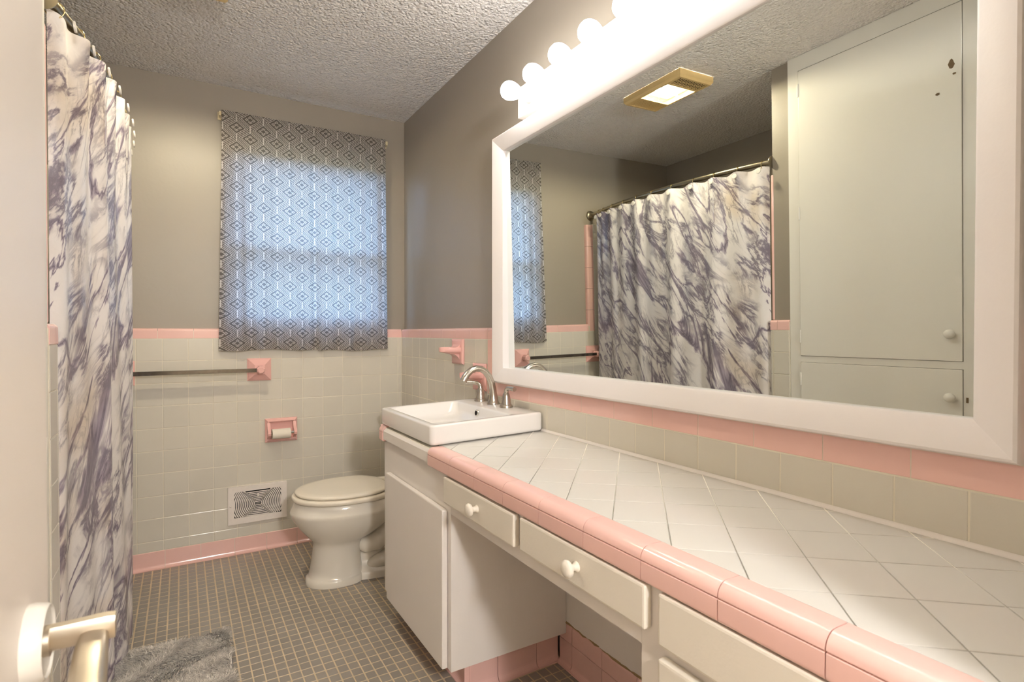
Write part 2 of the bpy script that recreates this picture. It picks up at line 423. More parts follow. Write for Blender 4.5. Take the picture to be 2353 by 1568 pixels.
# surround tiles behind the curtain (just the strip the photo hints at)
for ri in range(17):
    zt = 1.90 - ri * P
    if zt - P < 0.06: break
    for ci in range(7):
        xr = -1.431 - ci * P
        put('tile', tile_mesh(P - G, P - G, 0.006, M['grey_tile']), wallb, BACK, (xr - P / 2, 0.0, zt - P / 2), 0.003)
def bullnose_prof(h, back, r=0.012):
    # (out, up): face at out=0, rolls back to the plaster at out=-back
    return [(-back, 0), (-0.0015, 0), (0, 0.0015)] + arc(-r, h - r, r, 0, 90, 6) + [(-back, h + 0.0005)]
def run_tiles(name, prof, mat, parent, joints, fixed, axis, ua, va, gap=0.0018):
    for a_, b_ in zip(joints[:-1], joints[1:]):
        lo, hi = min(a_, b_) + gap / 2, max(a_, b_) - gap / 2
        if hi - lo < 0.006: continue
        p0 = list(fixed); p1 = list(fixed); p0[axis] = lo; p1[axis] = hi
        MB().extrude(prof, p0, p1, ua, va).build(name, mat, parent)
BN = bullnose_prof(ZT - ZB - 0.001, PL)
jb = sorted([-1.374, 0.0] + [-1.248 + 0.1535 * k for k in range(0, 8)])
run_tiles('border_tile', BN, M['pink'], wallb, jb, (0, 0.0, ZB + 0.0005), 0, (0, -1, 0), (0, 0, 1))
# pink vertical trim running up beside the tub
def vert_bull(width, back=PL, r=0.014):   # (out, side): side 0 = rolled edge
    return [(-back, 0.0)] + [(-r + r * math.sin(math.radians(t)), r - r * math.cos(math.radians(t))) for t in range(0, 91, 15)] + [(0, width), (-back, width)]
for z0_, z1_ in zip([1.122, 1.276, 1.430, 1.584, 1.738], [1.276, 1.430, 1.584, 1.738, 1.894]):
    MB().extrude(vert_bull(0.055), (-1.374, 0.0, z0_ + 0.001), (-1.374, 0.0, z1_ - 0.001), (0, -1, 0), (-1, 0, 0)).build('border_tile', M['pink'], wallb)
# cove base
bb = tag(MB().box(-1.52, 0.0, 0.001, 0.012, 0.0, 0.08).build('baseboard_back', M['grout']), 'pink glazed cove base tiles along the back wall', 'baseboard', kind='structure')
CB = [(-0.004, 0.0)] + [(0.016, 0.0), (0.016, 0.003)] + [(0.016 - 0.016 * math.sin(math.radians(t)) + 0.0, 0.003 + 0.016 * (1 - math.cos(math.radians(t)))) for t in range(15, 91, 15)] + [(0.0, 0.083), (-0.0015, 0.085), (-0.004, 0.085)]
jc = sorted([-1.50, 0.0] + [-1.223 + 0.1545 * k for k in range(-1, 8)])
run_tiles('base_tile', CB, M['pink'], bb, jc, (0, -0.0015, 0.0), 0, (0, -1, 0), (0, 0, 1))

# ------------------------------------------------------------------ right wall
wr = MB().box(PL, PL + 0.14, -3.25, 0.2, 0, H).build('wall_right', M['paint'])
tag(wr, 'taupe painted wall carrying the vanity mirror and tile splashback', 'wall', kind='structure')
MB().box(0.0007, PL, -1.15, 0.0, 0, 1.16).box(0.0007, PL, -3.1, -1.15, 0.16, 0.95).box(0.0007, PL, -2.82, -2.75, 0.95, 1.16).build('mortar_bed', M['grout'], wr)
for ri in range(len(ROWZ) - 1):
    zt, zb = ROWZ[ri], ROWZ[ri + 1]
    for ci in range(len(RY) - 1):
        ya, yb_ = RY[ci], RY[ci + 1]
        put('tile', tile_mesh(ya - yb_ - G, zt - zb - G, 0.006, M['grey_tile']), wr, RIGHT, (random.uniform(-0.0004, 0.0003), (ya + yb_) / 2, (zt + zb) / 2), 0.004)
jr = [0.0, -0.124, -0.278, -0.432, -0.586, -0.740, -0.894, -1.048, -1.130]
run_tiles('border_tile', BN, M['pink'], wr, jr, (0.0, 0, ZB + 0.0005), 1, (-1, 0, 0), (0, 0, 1))
for z0_, z1_ in ((0.967, 1.121), (0.886, 0.967)):     # pink strip down the mirror's far edge
    put('border_tile', tile_mesh(0.080, z1_ - z0_ - G, 0.006, M['pink']), wr, RIGHT, (0.0, -1.089, (z0_ + z1_) / 2))
PR = bullnose_prof(0.062, PL)
jm = [-1.130, -1.215, -1.370] + [-1.5245 - 0.1545 * k for k in range(0, 11)]
run_tiles('border_tile', PR, M['pink'], wr, jm, (0.0, 0, 0.8850), 1, (-1, 0, 0), (0, 0, 1))
put('border_tile', tile_mesh(0.05, 0.222, 0.006, M['pink']), wr, RIGHT, (0.0, -2.788, 1.061))
SY = [-1.048] + [-1.4851 - P * k for k in range(-3, 16)]
for ya, yb_ in zip(SY[:-1], SY[1:]):
    put('tile', tile_mesh(ya - yb_ - G, 0.1085 - G, 0.006, M['grey_tile']), wr, RIGHT, (random.uniform(-0.0004, 0.0003), (ya + yb_) / 2, 0.8300), 0.004)
# knee-hole wall behind the vanity: white paint over two courses of pink tile
MB().box(-0.0008, 0.02, -2.40, -1.57, 0.150, 0.775).build('kneehole_panel', M['white_paint'], wr)
ky = [-1.565, -1.633] + [-1.633 - 0.150 * k for k in range(1, 6)]
run_tiles('base_tile', CB, M['pink'], wr, ky, (-0.0015, 0, 0.0), 1, (-1, 0, 0), (0, 0, 1))
KB = bullnose_prof(0.062, 0.02, 0.012)
run_tiles('border_tile', KB, M['pink'], wr, ky, (-0.0015, 0, 0.0865), 1, (-1, 0, 0), (0, 0, 1))
MB().tube([(0.002 + random.uniform(-.004, .002), -1.57 - 0.02 * k, 0.149 + random.uniform(-.003, .003)) for k in range(42)], 0.004, 6).build('crumbling_grout', M['wood_dirt'], wr)

# ------------------------------------------------------------------ other walls
lw = MB().box(-2.34, -2.22, -1.395, 0.2, 0, H).build('wall_left', M['paint'])
tag(lw, 'taupe painted wall beyond the tub above the curtain rod', 'wall', kind='structure')
ww = MB().box(-2.34, -1.430, -3.25, -1.395, 0, H).build('wall_wing', M['paint'])
tag(ww, 'short taupe wall return between the tub and the linen cabinet', 'wall', kind='structure')
MB().box(-1.430, -1.412, -1.488, -1.393, 0.0, 1.16).box(-2.22, -1.430, -1.3945, -1.393, 0, 1.90).build('mortar_bed', M['grout'], ww)
for ri in range(len(ROWZ) - 1):
    zt, zb = ROWZ[ri], ROWZ[ri + 1]
    put('tile', tile_mesh(0.084 - G, zt - zb - G, 0.006, M['grey_tile']), ww, WING, (-1.410, -1.444, (zt + zb) / 2), 0.003)
    MB().extrude(vert_bull(0.0165 - G, 0.02, 0.010), (-1.410, -1.3845, zb + G / 2), (-1.410, -1.3845, zt - G / 2), (1, 0, 0), (0, -1, 0)).build('corner_tile', M['grey_tile'], ww)
run_tiles('border_tile', bullnose_prof(ZT - ZB - 0.001, 0.02), M['pink'], ww, [-1.4865, -1.424, -1.386], (-1.410, 0, ZB + 0.0005), 1, (1, 0, 0), (0, 0, 1))
MB().cbox(-1.470, -1.428, -1.400, -1.386, 1.173, 1.90, 0.005).build('border_tile', M['pink'], ww)
# entrance wall with the doorway the photo is taken from, and the hall beyond it
nw = MB().box(-1.42, -1.30, -3.22, -3.10, 0, H).box(-0.50, 0.17, -3.22, -3.10, 0, H).box(-1.30, -0.50, -3.22, -3.10, 2.05, H).build('wall_front', M['paint'])
tag(nw, 'taupe wall around the doorway behind the viewpoint', 'wall', kind='structure')
hw = MB().box(-2.3, 0.2, -4.4, -4.3, 0, H).box(-2.3, -2.2, -4.3, -3.2, 0, H).box(0.1, 0.2, -4.3, -3.22, 0, H).build('wall_hall', M['hall'])
tag(hw, 'pale hallway walls beyond the doorway', 'wall', kind='structure')

hl = thing('added_hall_fill_light', 'added white glowing globe in the hallway, unseen fill light for the bathroom', 'fill light', (-0.9, -4.28, 1.78))  # added emitter behind the camera, brightens the bathroom from the front
MB().lathe((-0.9, -4.2995, 1.80), (0, 1, 0), [(0.06, 0.0), (0.06, 0.012), (0.035, 0.02), (0.03, 0.05)], 28).build('fill_base', M['white_plastic'], hl, True, 40)
MB().lathe((-0.9, -4.26, 1.80), (0, 1, 0), [(0.03, 0.0), (0.062, 0.014), (0.088, 0.040), (0.098, 0.075), (0.09, 0.115), (0.062, 0.148), (0.02, 0.166), (0.001, 0.167)], 32).build('fill_globe', M['hall_fill'], hl, True, 40)

# ------------------------------------------------------------------ window
win = tag(MB().box(WX0 - 0.005, WX0 + 0.012, 0.034, 0.16, WZ0, WZ1).box(WX1 - 0.012, WX1 + 0.005, 0.034, 0.16, WZ0, WZ1)
          .box(WX0, WX1, 0.034, 0.16, WZ1 - 0.03, WZ1 + 0.005).box(WX0, WX1, 0.035, 0.16, WZ0 - 0.005, WZ0 + 0.02).build('window_1', M['sash']),
          'double-hung window glowing blue behind the patterned curtains', 'window', kind='structure')
zm = 1.60
for (za, zc, yy) in ((WZ0 + 0.02, zm + 0.02, 0.058), (zm - 0.02, WZ1 - 0.03, 0.088)):
    s_ = MB(); xa, xb = WX0 + 0.012, WX1 - 0.012
    s_.box(xa, xa + 0.02, yy - 0.014, yy + 0.014, za, zc).box(xb - 0.02, xb, yy - 0.014, yy + 0.014, za, zc)
    s_.box(xa + 0.02, xb - 0.02, yy - 0.014, yy + 0.014, za, za + 0.04).box(xa + 0.02, xb - 0.02, yy - 0.014, yy + 0.014, zc - 0.04, zc)
    so = s_.build('sash', M['sash'], win)
    MB().box(xa + 0.015, xb - 0.015, yy - 0.002, yy + 0.002, za + 0.03, zc - 0.03).build('pane', M['glass'], so)

# ------------------------------------------------------------------ entry door (open, at the left edge of the view)
door = tag(MB().cbox(-1.297, -1.262, -3.09, -2.385, 0.012, 2.03, 0.003).build('door_1', M['door_paint']),
           'white painted entry door standing open beside the linen cabinet', 'door', kind='structure')
MB().lathe((-1.262, -2.470, 0.878), (1, 0, 0), [(0.033, 0), (0.033, 0.004), (0.0315, 0.012), (0.030, 0.0145), (0.0285, 0.0125), (0.014, 0.011)], 32).build('handle_rose', M['rose'], door, True, 40)
lv = MB().lathe((-1.262, -2.470, 0.878), (1, 0, 0), [(0.013, 0.010), (0.013, 0.016)], 20)
def rbox(cx, cy, cz, hy, hz, x):
    return [(x, cy + hy * a_, cz + hz * b_) for a_, b_ in ((-1, -.6), (-.7, -1), (.7, -1), (1, -.6), (1, .6), (.7, 1), (-.7, 1), (-1, .6))]
lv.loft([rbox(0, -2.470, 0.880, 0.006, 0.010, -1.250), rbox(0, -2.470, 0.880, 0.0065, 0.010, -1.235), rbox(0, -2.470, 0.880, 0.0075, 0.0105, -1.205), rbox(0, -2.470, 0.8795, 0.007, 0.010, -1.199)])
ring = []
for y_, cz_, cx_, hx, hz in ((-2.462, 0.879, -1.213, 0.008, 0.0105), (-2.470, 0.876, -1.214, 0.010, 0.0095), (-2.485, 0.868, -1.2155, 0.0125, 0.0095), (-2.51, 0.863, -1.2145, 0.0135, 0.010), (-2.54, 0.862, -1.2125, 0.0135, 0.010), (-2.57, 0.861, -1.2095, 0.013, 0.0095), (-2.577, 0.861, -1.209, 0.009, 0.007)):
    ring.append([(cx_ + hx * math.copysign(abs(math.cos(t)) ** 0.6, math.cos(t)), y_, cz_ + hz * math.copysign(abs(math.sin(t)) ** 0.6, math.sin(t))) for t in [2 * PI * k / 20 for k in range(20)]])
lv.loft(ring)
lv.build('lever_handle', M['brass_nickel'], door, True, 45)

# ------------------------------------------------------------------ vanity: counter
SL = 0.03
def cz(x): return 0.7785 + SL * (x + 0.4)      # the tiled top falls slightly towards the front
YN, YF = -3.09, -0.974                          # near and far end of the counter
ct = thing('vanity_counter', 'long tiled vanity counter with diagonal pale tiles and pink edge', 'countertop', (-0.22, -2.0, 0.72))
MB().add([(x, y, z) for y in (YN, YF) for x, z in ((-0.4425, 0.722), (0.0, 0.722), (0.0, cz(0) - 0.0002), (-0.4425, cz(-0.4425) - 0.0055))],
         [(0, 1, 2, 3), (7, 6, 5, 4), (0, 4, 5, 1), (1, 5, 6, 2), (2, 6, 7, 3), (3, 7, 4, 0)]).build('slab', M['counter_grout'], ct)
# diagonal field tiles, clipped to the counter rectangle
def clip(poly, ax, val, keep_less):
    out = []
    for i in range(len(poly)):
        a_, b_ = poly[i], poly[(i + 1) % len(poly)]
        ia = (a_[ax] <= val) if keep_less else (a_[ax] >= val); ib = (b_[ax] <= val) if keep_less else (b_[ax] >= val)
        if ia: out.append(a_)
        if ia != ib:
            t = (val - a_[ax]) / (b_[ax] - a_[ax]); out.append((a_[0] + t * (b_[0] - a_[0]), a_[1] + t * (b_[1] - a_[1])))
    return out
def inset(poly, d):
    n = len(poly); res = []
    cx_ = sum(p[0] for p in poly) / n; cy_ = sum(p[1] for p in poly) / n
    for p in poly:
        v = Vector((cx_ - p[0], cy_ - p[1])); L = v.length
        if L < 1e-6: return None
        v *= min(1.0, d / L); res.append((p[0] + v.x, p[1] + v.y))
    return res
dA = Vector((math.cos(math.radians(-134.7)), math.sin(math.radians(-134.7)))); dB = Vector((math.cos(math.radians(-43.0)), math.sin(math.radians(-43.0))))
def inter(ca, cb):   # x*d.y - y*d.x = c for both families
    det = dA.y * (-dB.x) - (-dA.x) * dB.y
    return ((ca * (-dB.x) - (-dA.x) * cb) / det, (dA.y * cb - dB.y * ca) / det)
for i in range(-9, 16):
    for j in range(-10, 16):
        g = 0.0011
        a0, a1 = -1.204 - 0.1040 * i - g, -1.204 - 0.1040 * (i + 1) + g
        b0, b1 = 1.462 + 0.1192 * j + g, 1.462 + 0.1192 * (j + 1) - g
        poly = [inter(a0, b0), inter(a1, b0), inter(a1, b1), inter(a0, b1)]
        for ax, val, less in ((0, -0.4065, False), (0, -0.003, True), (1, YN, False), (1, -1.30, True)):
            poly = clip(poly, ax, val, less)
            if len(poly) < 3: break
        if len(poly) < 3: continue
        ar = 0.5 * abs(sum(poly[k][0] * poly[(k + 1) % len(poly)][1] - poly[(k + 1) % len(poly)][0] * poly[k][1] for k in range(len(poly))))
        if ar < 2e-5: continue
        top = inset(poly, 0.0009); n = len(poly); cx_ = sum(p[0] for p in poly) / n; cy_ = sum(p[1] for p in poly) / n
        v = [(p[0] - cx_, p[1] - cy_, cz(p[0]) - 0.004 - cz(cx_)) for p in poly] + [(p[0] - cx_, p[1] - cy_, cz(p[0]) - 0.0003 - cz(cx_)) for p in poly] + [(p[0] - cx_, p[1] - cy_, cz(p[0]) - cz(cx_)) for p in top]
        f = [(k, (k + 1) % n, n + (k + 1) % n, n + k) for k in range(n)] + [(n + k, n + (k + 1) % n, 2 * n + (k + 1) % n, 2 * n + k) for k in range(n)] + [tuple(2 * n + k for k in range(n))]
        o = mesh_obj('counter_tile', v, f, M['white_tile'], ct); o.matrix_parent_inverse = Matrix.Translation(-Vector(ct.location))
        o.location = (cx_, cy_, cz(cx_) + random.uniform(-0.0001, 0.0002))
        bm = bmesh.new(); bm.from_mesh(o.data); bmesh.ops.recalc_face_normals(bm, faces=bm.faces[:]); bm.to_mesh(o.data); bm.free()
        if o.data.polygons[-1].normal.z < 0: o.data.flip_normals()
# pink edge: rounded cap tiles over a course of skirt tiles
XF = -0.459
CAP = [(-0.4075, cz(-0.4075))] + [(-0.430, cz(-0.430) + 0.0015)] + [(XF + 0.021 + 0.021 * math.cos(math.radians(t)), 0.7575 + 0.0215 * math.sin(math.radians(t))) for t in range(90, 181, 10)] + [(XF + 0.001, 0.7562), (-0.44, 0.7562), (-0.4075, 0.770)]
SKT = [(XF + 0.002, 0.7548), (XF, 0.7535), (XF, 0.726)] + [(XF + 0.008 - 0.008 * math.cos(math.radians(t)), 0.726 - 0.008 * math.sin(math.radians(t))) for t in range(20, 91, 20)] + [(-0.444, 0.718), (-0.444, 0.7548)]
je = [-1.4655] + [-1.6272 - 0.154 * k for k in range(0, 10)]; je = [v for v in je if v > YN] + [YN]
ie = [YF + 0.0, -1.0125]
for ja in (je, ie):
    for a_, b_ in zip(ja[:-1], ja[1:]):
        for nm, pf in (('edge_cap_tile', CAP), ('edge_skirt_tile', SKT)):
            MB().extrude(pf, (0, b_ + 0.0009, 0), (0, a_ - 0.0009, 0), (1, 0, 0), (0, 0, 1)).build(nm, M['pink'], ct, True, 35)
# pink edge returning along the far end of the counter
for xa, xb in ((-0.452, -0.31), (-0.31, -0.156), (-0.156, -0.002)):
    MB().cbox(xa + 0.001, xb - 0.001, YF - 0.002, YF + 0.010, 0.722, cz((xa + xb) / 2) + 0.001, 0.004).build('edge_skirt_tile', M['pink'], ct)
# painted board that fills the edge where the sink was set in
FB = [(-0.455, 0.728), (-0.455, 0.7605), (-0.445, 0.7695), (-0.425, 0.7695), (-0.425, 0.728)]
MB().extrude(FB, (0, -1.4615, 0), (0, -1.015, 0), (1, 0, 0), (0, 0, 1)).build('filler_board', M['white_paint'], ct)
CK = [(0.0, 0.0)] + [(-0.0085 * math.cos(math.radians(t)), 0.008 * math.sin(math.radians(t))) for t in range(0, 91, 30)]
MB().extrude(CK, (-0.0005, YN, cz(0)), (-0.0005, -1.46, cz(0)), (1, 0, 0), (0, 0, 1)).build('caulk_bead', M['caulk'], ct, True, 60)

# ------------------------------------------------------------------ vanity: sink cabinet
sc_ = thing('sink_cabinet', 'white painted sink cabinet with one flat door beside the toilet', 'cabinet', (-0.22, -1.28, 0.0))
XC = -0.440
m = MB().box(XC, XC + 0.02, -1.077, -0.986, 0.115, 0.7195).box(XC, XC + 0.02, -1.602, -1.566, 0.115, 0.7195).box(XC, XC + 0.02, -1.566, -1.077, 0.604, 0.7195).box(XC, XC + 0.02, -1.566, -1.077, 0.115, 0.14)
m.build('face_frame', M['white_paint'], sc_)
MB().box(XC + 0.02, -0.0, -1.004, -0.986, 0.115, 0.7195).build('side_panel', M['white_paint'], sc_)
MB().box(XC + 0.02, -0.0025, -1.602, -1.584, 0.115, 0.7195).build('side_panel', M['white_paint'], sc_)
MB().box(XC + 0.02, -0.0, -1.584, -1.004, 0.115, 0.13).build('bottom_panel', M['white_paint'], sc_)
MB().cbox(-0.460, XC - 0.0015, -1.580, -1.061, 0.117, 0.607, 0.004).build('door', M['white_paint'], sc_)
tk = MB().box(-0.352, -0.0, -1.55, -1.0, 0.0, 0.1148).build('toe_kick', M['wood_dirt'], sc_)
for xa, xb in ((-0.372, -0.248), (-0.248, -0.094), (-0.094, -0.0015)):
    MB().extrude([(p, q * 1.34) for p, q in CB], (xa + 0.001, -1.556, 0), (xb - 0.001, -1.556, 0), (0, -1, 0), (0, 0, 1)).build('base_tile', M['pink'], sc_)
for ya, yb_ in ((-1.560, -1.42), (-1.42, -1.266), (-1.266, -1.112), (-1.112, -1.0)):
    MB().extrude([(p, q * 1.34) for p, q in CB], (-0.354, ya + 0.001, 0), (-0.354, yb_ - 0.001, 0), (-1, 0, 0), (0, 0, 1)).build('base_tile', M['pink'], sc_)

# ------------------------------------------------------------------ vanity: knee-hole apron with two drawers
def knob(parent, x, y, z, mat):
    MB().lathe((x, y, z), (-1, 0, 0), [(0.0105, -0.001), (0.0105, 0.002), (0.0072, 0.006), (0.0066, 0.013), (0.0085, 0.017), (0.0165, 0.020), (0.0178, 0.024), (0.0165, 0.028), (0.0115, 0.0315), (0.005, 0.033), (0.0005, 0.0332)], 20).build('knob', mat, parent, True, 50)
ap = thing('kneehole_apron', 'white apron with two cream drawers above the open kneehole', 'cabinet', (-0.43, -1.98, 0.595))
MB().box(XC, XC + 0.02, -2.382, -1.6025, 0.599, 0.7195).build('face_frame', M['white_paint'], ap)
MB().box(-0.42, -0.0025, -2.382, -1.6025, 0.625, 0.64).build('underside_panel', M['white_paint'], ap)
for ya, yb_, za, zb_, ky_ in ((-1.986, -1.588, 0.634, 0.713, -1.804), (-2.407, -2.013, 0.638, 0.7155, -2.225)):
    d_ = MB().cbox(-0.460, XC - 0.0008, ya, yb_, za, zb_, 0.0045).build('drawer', M['cream_paint'], ap)
    knob(d_, -0.460, ky_, (za + zb_) / 2 + 0.003, M['cream_paint'])
# ------------------------------------------------------------------ vanity: drawer cabinet nearest the viewer
dc = thing('drawer_cabinet', 'white drawer cabinet at the near end of the vanity', 'cabinet', (-0.22, -2.74, 0.0))
m = MB().box(XC, XC + 0.02, -3.09, -2.3825, 0.105, 0.7195).box(XC + 0.02, -0.022, -2.40, -2.3825, 0.105, 0.7195).box(XC + 0.02, -0.022, -3.09, -3.07, 0.105, 0.7195)
m.build('carcass', M['white_paint'], dc)
MB().box(-0.39, -0.03, -3.08, -2.40, 0.0, 0.105).build('toe_kick', M['pink'], dc)
for za, zb_ in ((0.628, 0.7155), (0.43, 0.606), (0.27, 0.41), (0.12, 0.25)):
    d_ = MB().cbox(-0.460, XC - 0.0008, -3.03, -2.437, za, zb_, 0.0045).build('drawer', M['cream_paint'], dc)
    knob(d_, -0.460, -2.735, (za + zb_) / 2, M['cream_paint'])

# ------------------------------------------------------------------ sink
SX0, SX1, SY0, SY1, SZ = -0.448, -0.004, -1.468, -0.965, 0.0700
sk = thing('vessel_sink', 'white rectangular vessel sink set on the vanity counter', 'sink', (-0.225, -1.2, 0.778))
def rrect(x0, x1, y0, y1, r, n=5):
    pts = []
    for cx_, cy_, a0 in ((x1 - r, y1 - r, 0), (x0 + r, y1 - r, 90), (x0 + r, y0 + r, 180), (x1 - r, y0 + r, 270)):
        pts += arc(cx_, cy_, r, a0, a0 + 90, n)
    return pts
def ring3(x0, x1, y0, y1, r, h):
    return [(x, y, cz(x) + h) for x, y in rrect(x0, x1, y0, y1, r)]
rings = [ring3(SX0 + .006, SX1 - .002, SY0 + .006, SY1 - .006, .014, 0.0035), ring3(SX0 + .001, SX1, SY0 + .001, SY1 - .001, .016, 0.008), ring3(SX0, SX1, SY0, SY1, .016, 0.014), ring3(SX0, SX1, SY0, SY1, .016, SZ - .007),
         ring3(SX0 + .001, SX1 - .001, SY0 + .001, SY1 - .001, .016, SZ - .0035), ring3(SX0 + .0035, SX1 - .003, SY0 + .0035, SY1 - .0035, .015, SZ - .001), ring3(SX0 + .008, SX1 - .006, SY0 + .008, SY1 - .008, .013, SZ),
         ring3(SX0 + .024, -0.118, SY0 + .022, SY1 - .022, .022, SZ), ring3(SX0 + .028, -0.122, SY0 + .026, SY1 - .026, .022, SZ - .002), ring3(SX0 + .031, -0.125, SY0 + .029, SY1 - .029, .024, SZ - .007),
         ring3(SX0 + .036, -0.130, SY0 + .036, SY1 - .036, .03, SZ - .03), ring3(SX0 + .052, -0.143, SY0 + .056, SY1 - .056, .045, 0.014), ring3(SX0 + .085, -0.165, SY0 + .09, SY1 - .09, .05, 0.004), ring3(-0.30, -0.25, -1.24, -1.19, .02, 0.001)]
MB().loft(rings).build('basin', M['porcelain'], sk, True, 50)
zo = cz(-0.13) + 0.045
MB().lathe((-0.1335, -1.197, zo), (-1, 0, 0.12), [(0.0135, -0.002), (0.0135, 0.0015), (0.012, 0.003), (0.0095, 0.0028)], 24).build('overflow_ring', M['chrome'], sk, True, 40)
MB().lathe((-0.1345, -1.197, zo), (-1, 0, 0.12), [(0.0096, 0.0), (0.0096, 0.0025)], 20).build('overflow_hole', M['dark'], sk)
MB().lathe((-0.275, -1.216, cz(-0.275) + 0.0012), (0, 0, 1), [(0.022, 0), (0.022, 0.002), (0.018, 0.003), (0.010, 0.0045), (0.001, 0.005)], 24).build('drain', M['nickel'], sk, True, 40)

# ------------------------------------------------------------------ faucet
FXc, FYc = -0.046, -1.178
def fz(x): return cz(x) + SZ
fc = thing('faucet', 'brushed nickel widespread faucet with arched spout on the sink', 'faucet', (FXc, FYc, fz(FXc)))
z0 = fz(FXc) - 0.0004
path = [(0, 0), (0, .003), (0, .01), (0.0, .02), (-0.001, .04), (-0.004, .065), (-0.010, .09), (-0.020, .113), (-0.036, .133), (-0.056, .145), (-0.078, .148), (-0.100, .142), (-0.118, .128), (-0.130, .112), (-0.137, .099)]
rads = [.026, .0262, .0225, .0195, .0165, .0150, .0142, .0135, .013, .0127, .0126, .0128, .0134, .0142, .0144]
MB().tube([(FXc + a_, FYc, z0 + b_) for a_, b_ in path], rads, 20, up=(0, 1, 0)).build('spout', M['nickel'], fc, True, 50)
for sgn, yy in ((1, FYc + 0.116), (-1, FYc - 0.104)):
    hx = FXc + (0.004 if sgn > 0 else -0.002); hz = fz(hx) - 0.0004
    hb = MB().lathe((hx, yy, hz), (0, 0, 1), [(.0262, 0), (.0262, .003), (.0235, .010), (.0205, .0115), (.0205, .013), (.0195, .015), (.0175, .030), (.0145, .045), (.0125, .052), (.0100, .056), (.0, .057)], 24).build('handle', M['nickel'], fc, True, 35)
    lx_, ly_ = (-0.62, 0.78) if sgn > 0 else (-0.06, -1.0)
    MB().tube([(hx + lx_ * a_, yy + ly_ * a_, hz + b_) for a_, b_ in ((0, .050), (0, .060), (.004, .069), (.014, .0755), (.032, .077), (.052, .0765), (.066, .076))],
              [.0104, .0096, .0090, .0086, .0082, .0086, .0088], 14, squash=1.0, up=(1, 0, 0)).build('lever', M['nickel'], hb, True, 50)

# ------------------------------------------------------------------ mirror
MY0, MY1, MZ0, MZ1 = -2.7604, -1.1367, 0.944, 1.9492
mi = thing('vanity_mirror', 'large rectangular wall mirror in a wide white painted frame', 'mirror', (0.0, -1.93, 0.944))
fw = 0.062
FP = [(0.028, 0.0), (-0.024, 0.0), (-0.030, 0.003), (-0.032, 0.008), (-0.030, 0.016), (-0.016, fw - 0.004), (-0.013, fw), (0.028, fw)]   # (x, distance inwards)
FPb = [(-0.0012 if a_ > 0 and b_ == 0 else a_, b_) for a_, b_ in FP]
corners = [((MY1, MZ0), (-1, 1)), ((MY0, MZ0), (1, 1)), ((MY0, MZ1), (1, -1)), ((MY1, MZ1), (-1, -1))]
for k in range(4):
    (ya, za), (sya, sza) = corners[k]; (yb_, zb_), (syb, szb) = corners[(k + 1) % 4]
    pf = FPb if k == 0 else FP
    if k == 0: pf = [(-0.0012, 0.0)] + FP[1:-1] + [(0.028, fw), (0.028, 0.017), (-0.0012, 0.0165)]
    elif k in (1, 3): pf = [(-0.0012, 0.0)] + FP[1:-1] + [(0.028, fw), (0.028, 0.03), (-0.0012, 0.0295)]
    MB().loft([[(a_, ya + sya * b_, za + sza * b_) for a_, b_ in pf], [(a_, yb_ + syb * b_, zb_ + szb * b_) for a_, b_ in pf]]).build('frame_rail', M['frame_white'], mi, True, 30)
gl = MB().box(0.0, 0.003, -0.757, 0.757, -0.448, 0.448).build('mirror_glass', M['mirror'], mi)
ta, tb = -0.0145, 0.0097
nrm = Vector((-1, math.tan(tb), math.tan(ta))).normalized()
q = Vector((-1, 0, 0)).rotation_difference(nrm)
gl.matrix_basis = Matrix.Translation(Vector((0.002, -1.9485, 1.4466))) @ q.to_matrix().to_4x4()

# ------------------------------------------------------------------ vanity light bar
lb = thing('vanity_light_bar', 'white bar light with a row of globe bulbs above the mirror', 'light fixture', (0.03, -1.89, 2.022))
MB().cbox(-0.012, 0.0295, -2.52, -1.308, 1.977, 2.094, 0.004).build('backplate', M['white_plastic'], lb)
for k in range(8):
    yy = -1.397 - 0.147 * k; zz = 2.031
    sk_ = MB().lathe((-0.0115, yy, zz), (-1, 0, 0), [(0.0245, 0.0), (0.0240, 0.036), (0.0225, 0.0362), (0.0205, 0.030), (0.0160, 0.012)], 24).build('socket', M['white_plastic'], lb, True, 40)
    MB().lathe((-0.0115, yy, zz), (-1, 0, 0), [(0.0145, 0.010), (0.0148, 0.036), (0.0165, 0.046), (0.0225, 0.058), (0.0285, 0.070), (0.0322, 0.083), (0.0330, 0.093), (0.0318, 0.103), (0.0275, 0.113), (0.019, 0.1205), (0.009, 0.1245), (0.0005, 0.1255)], 24).build('bulb', M['bulb'], lb, True)

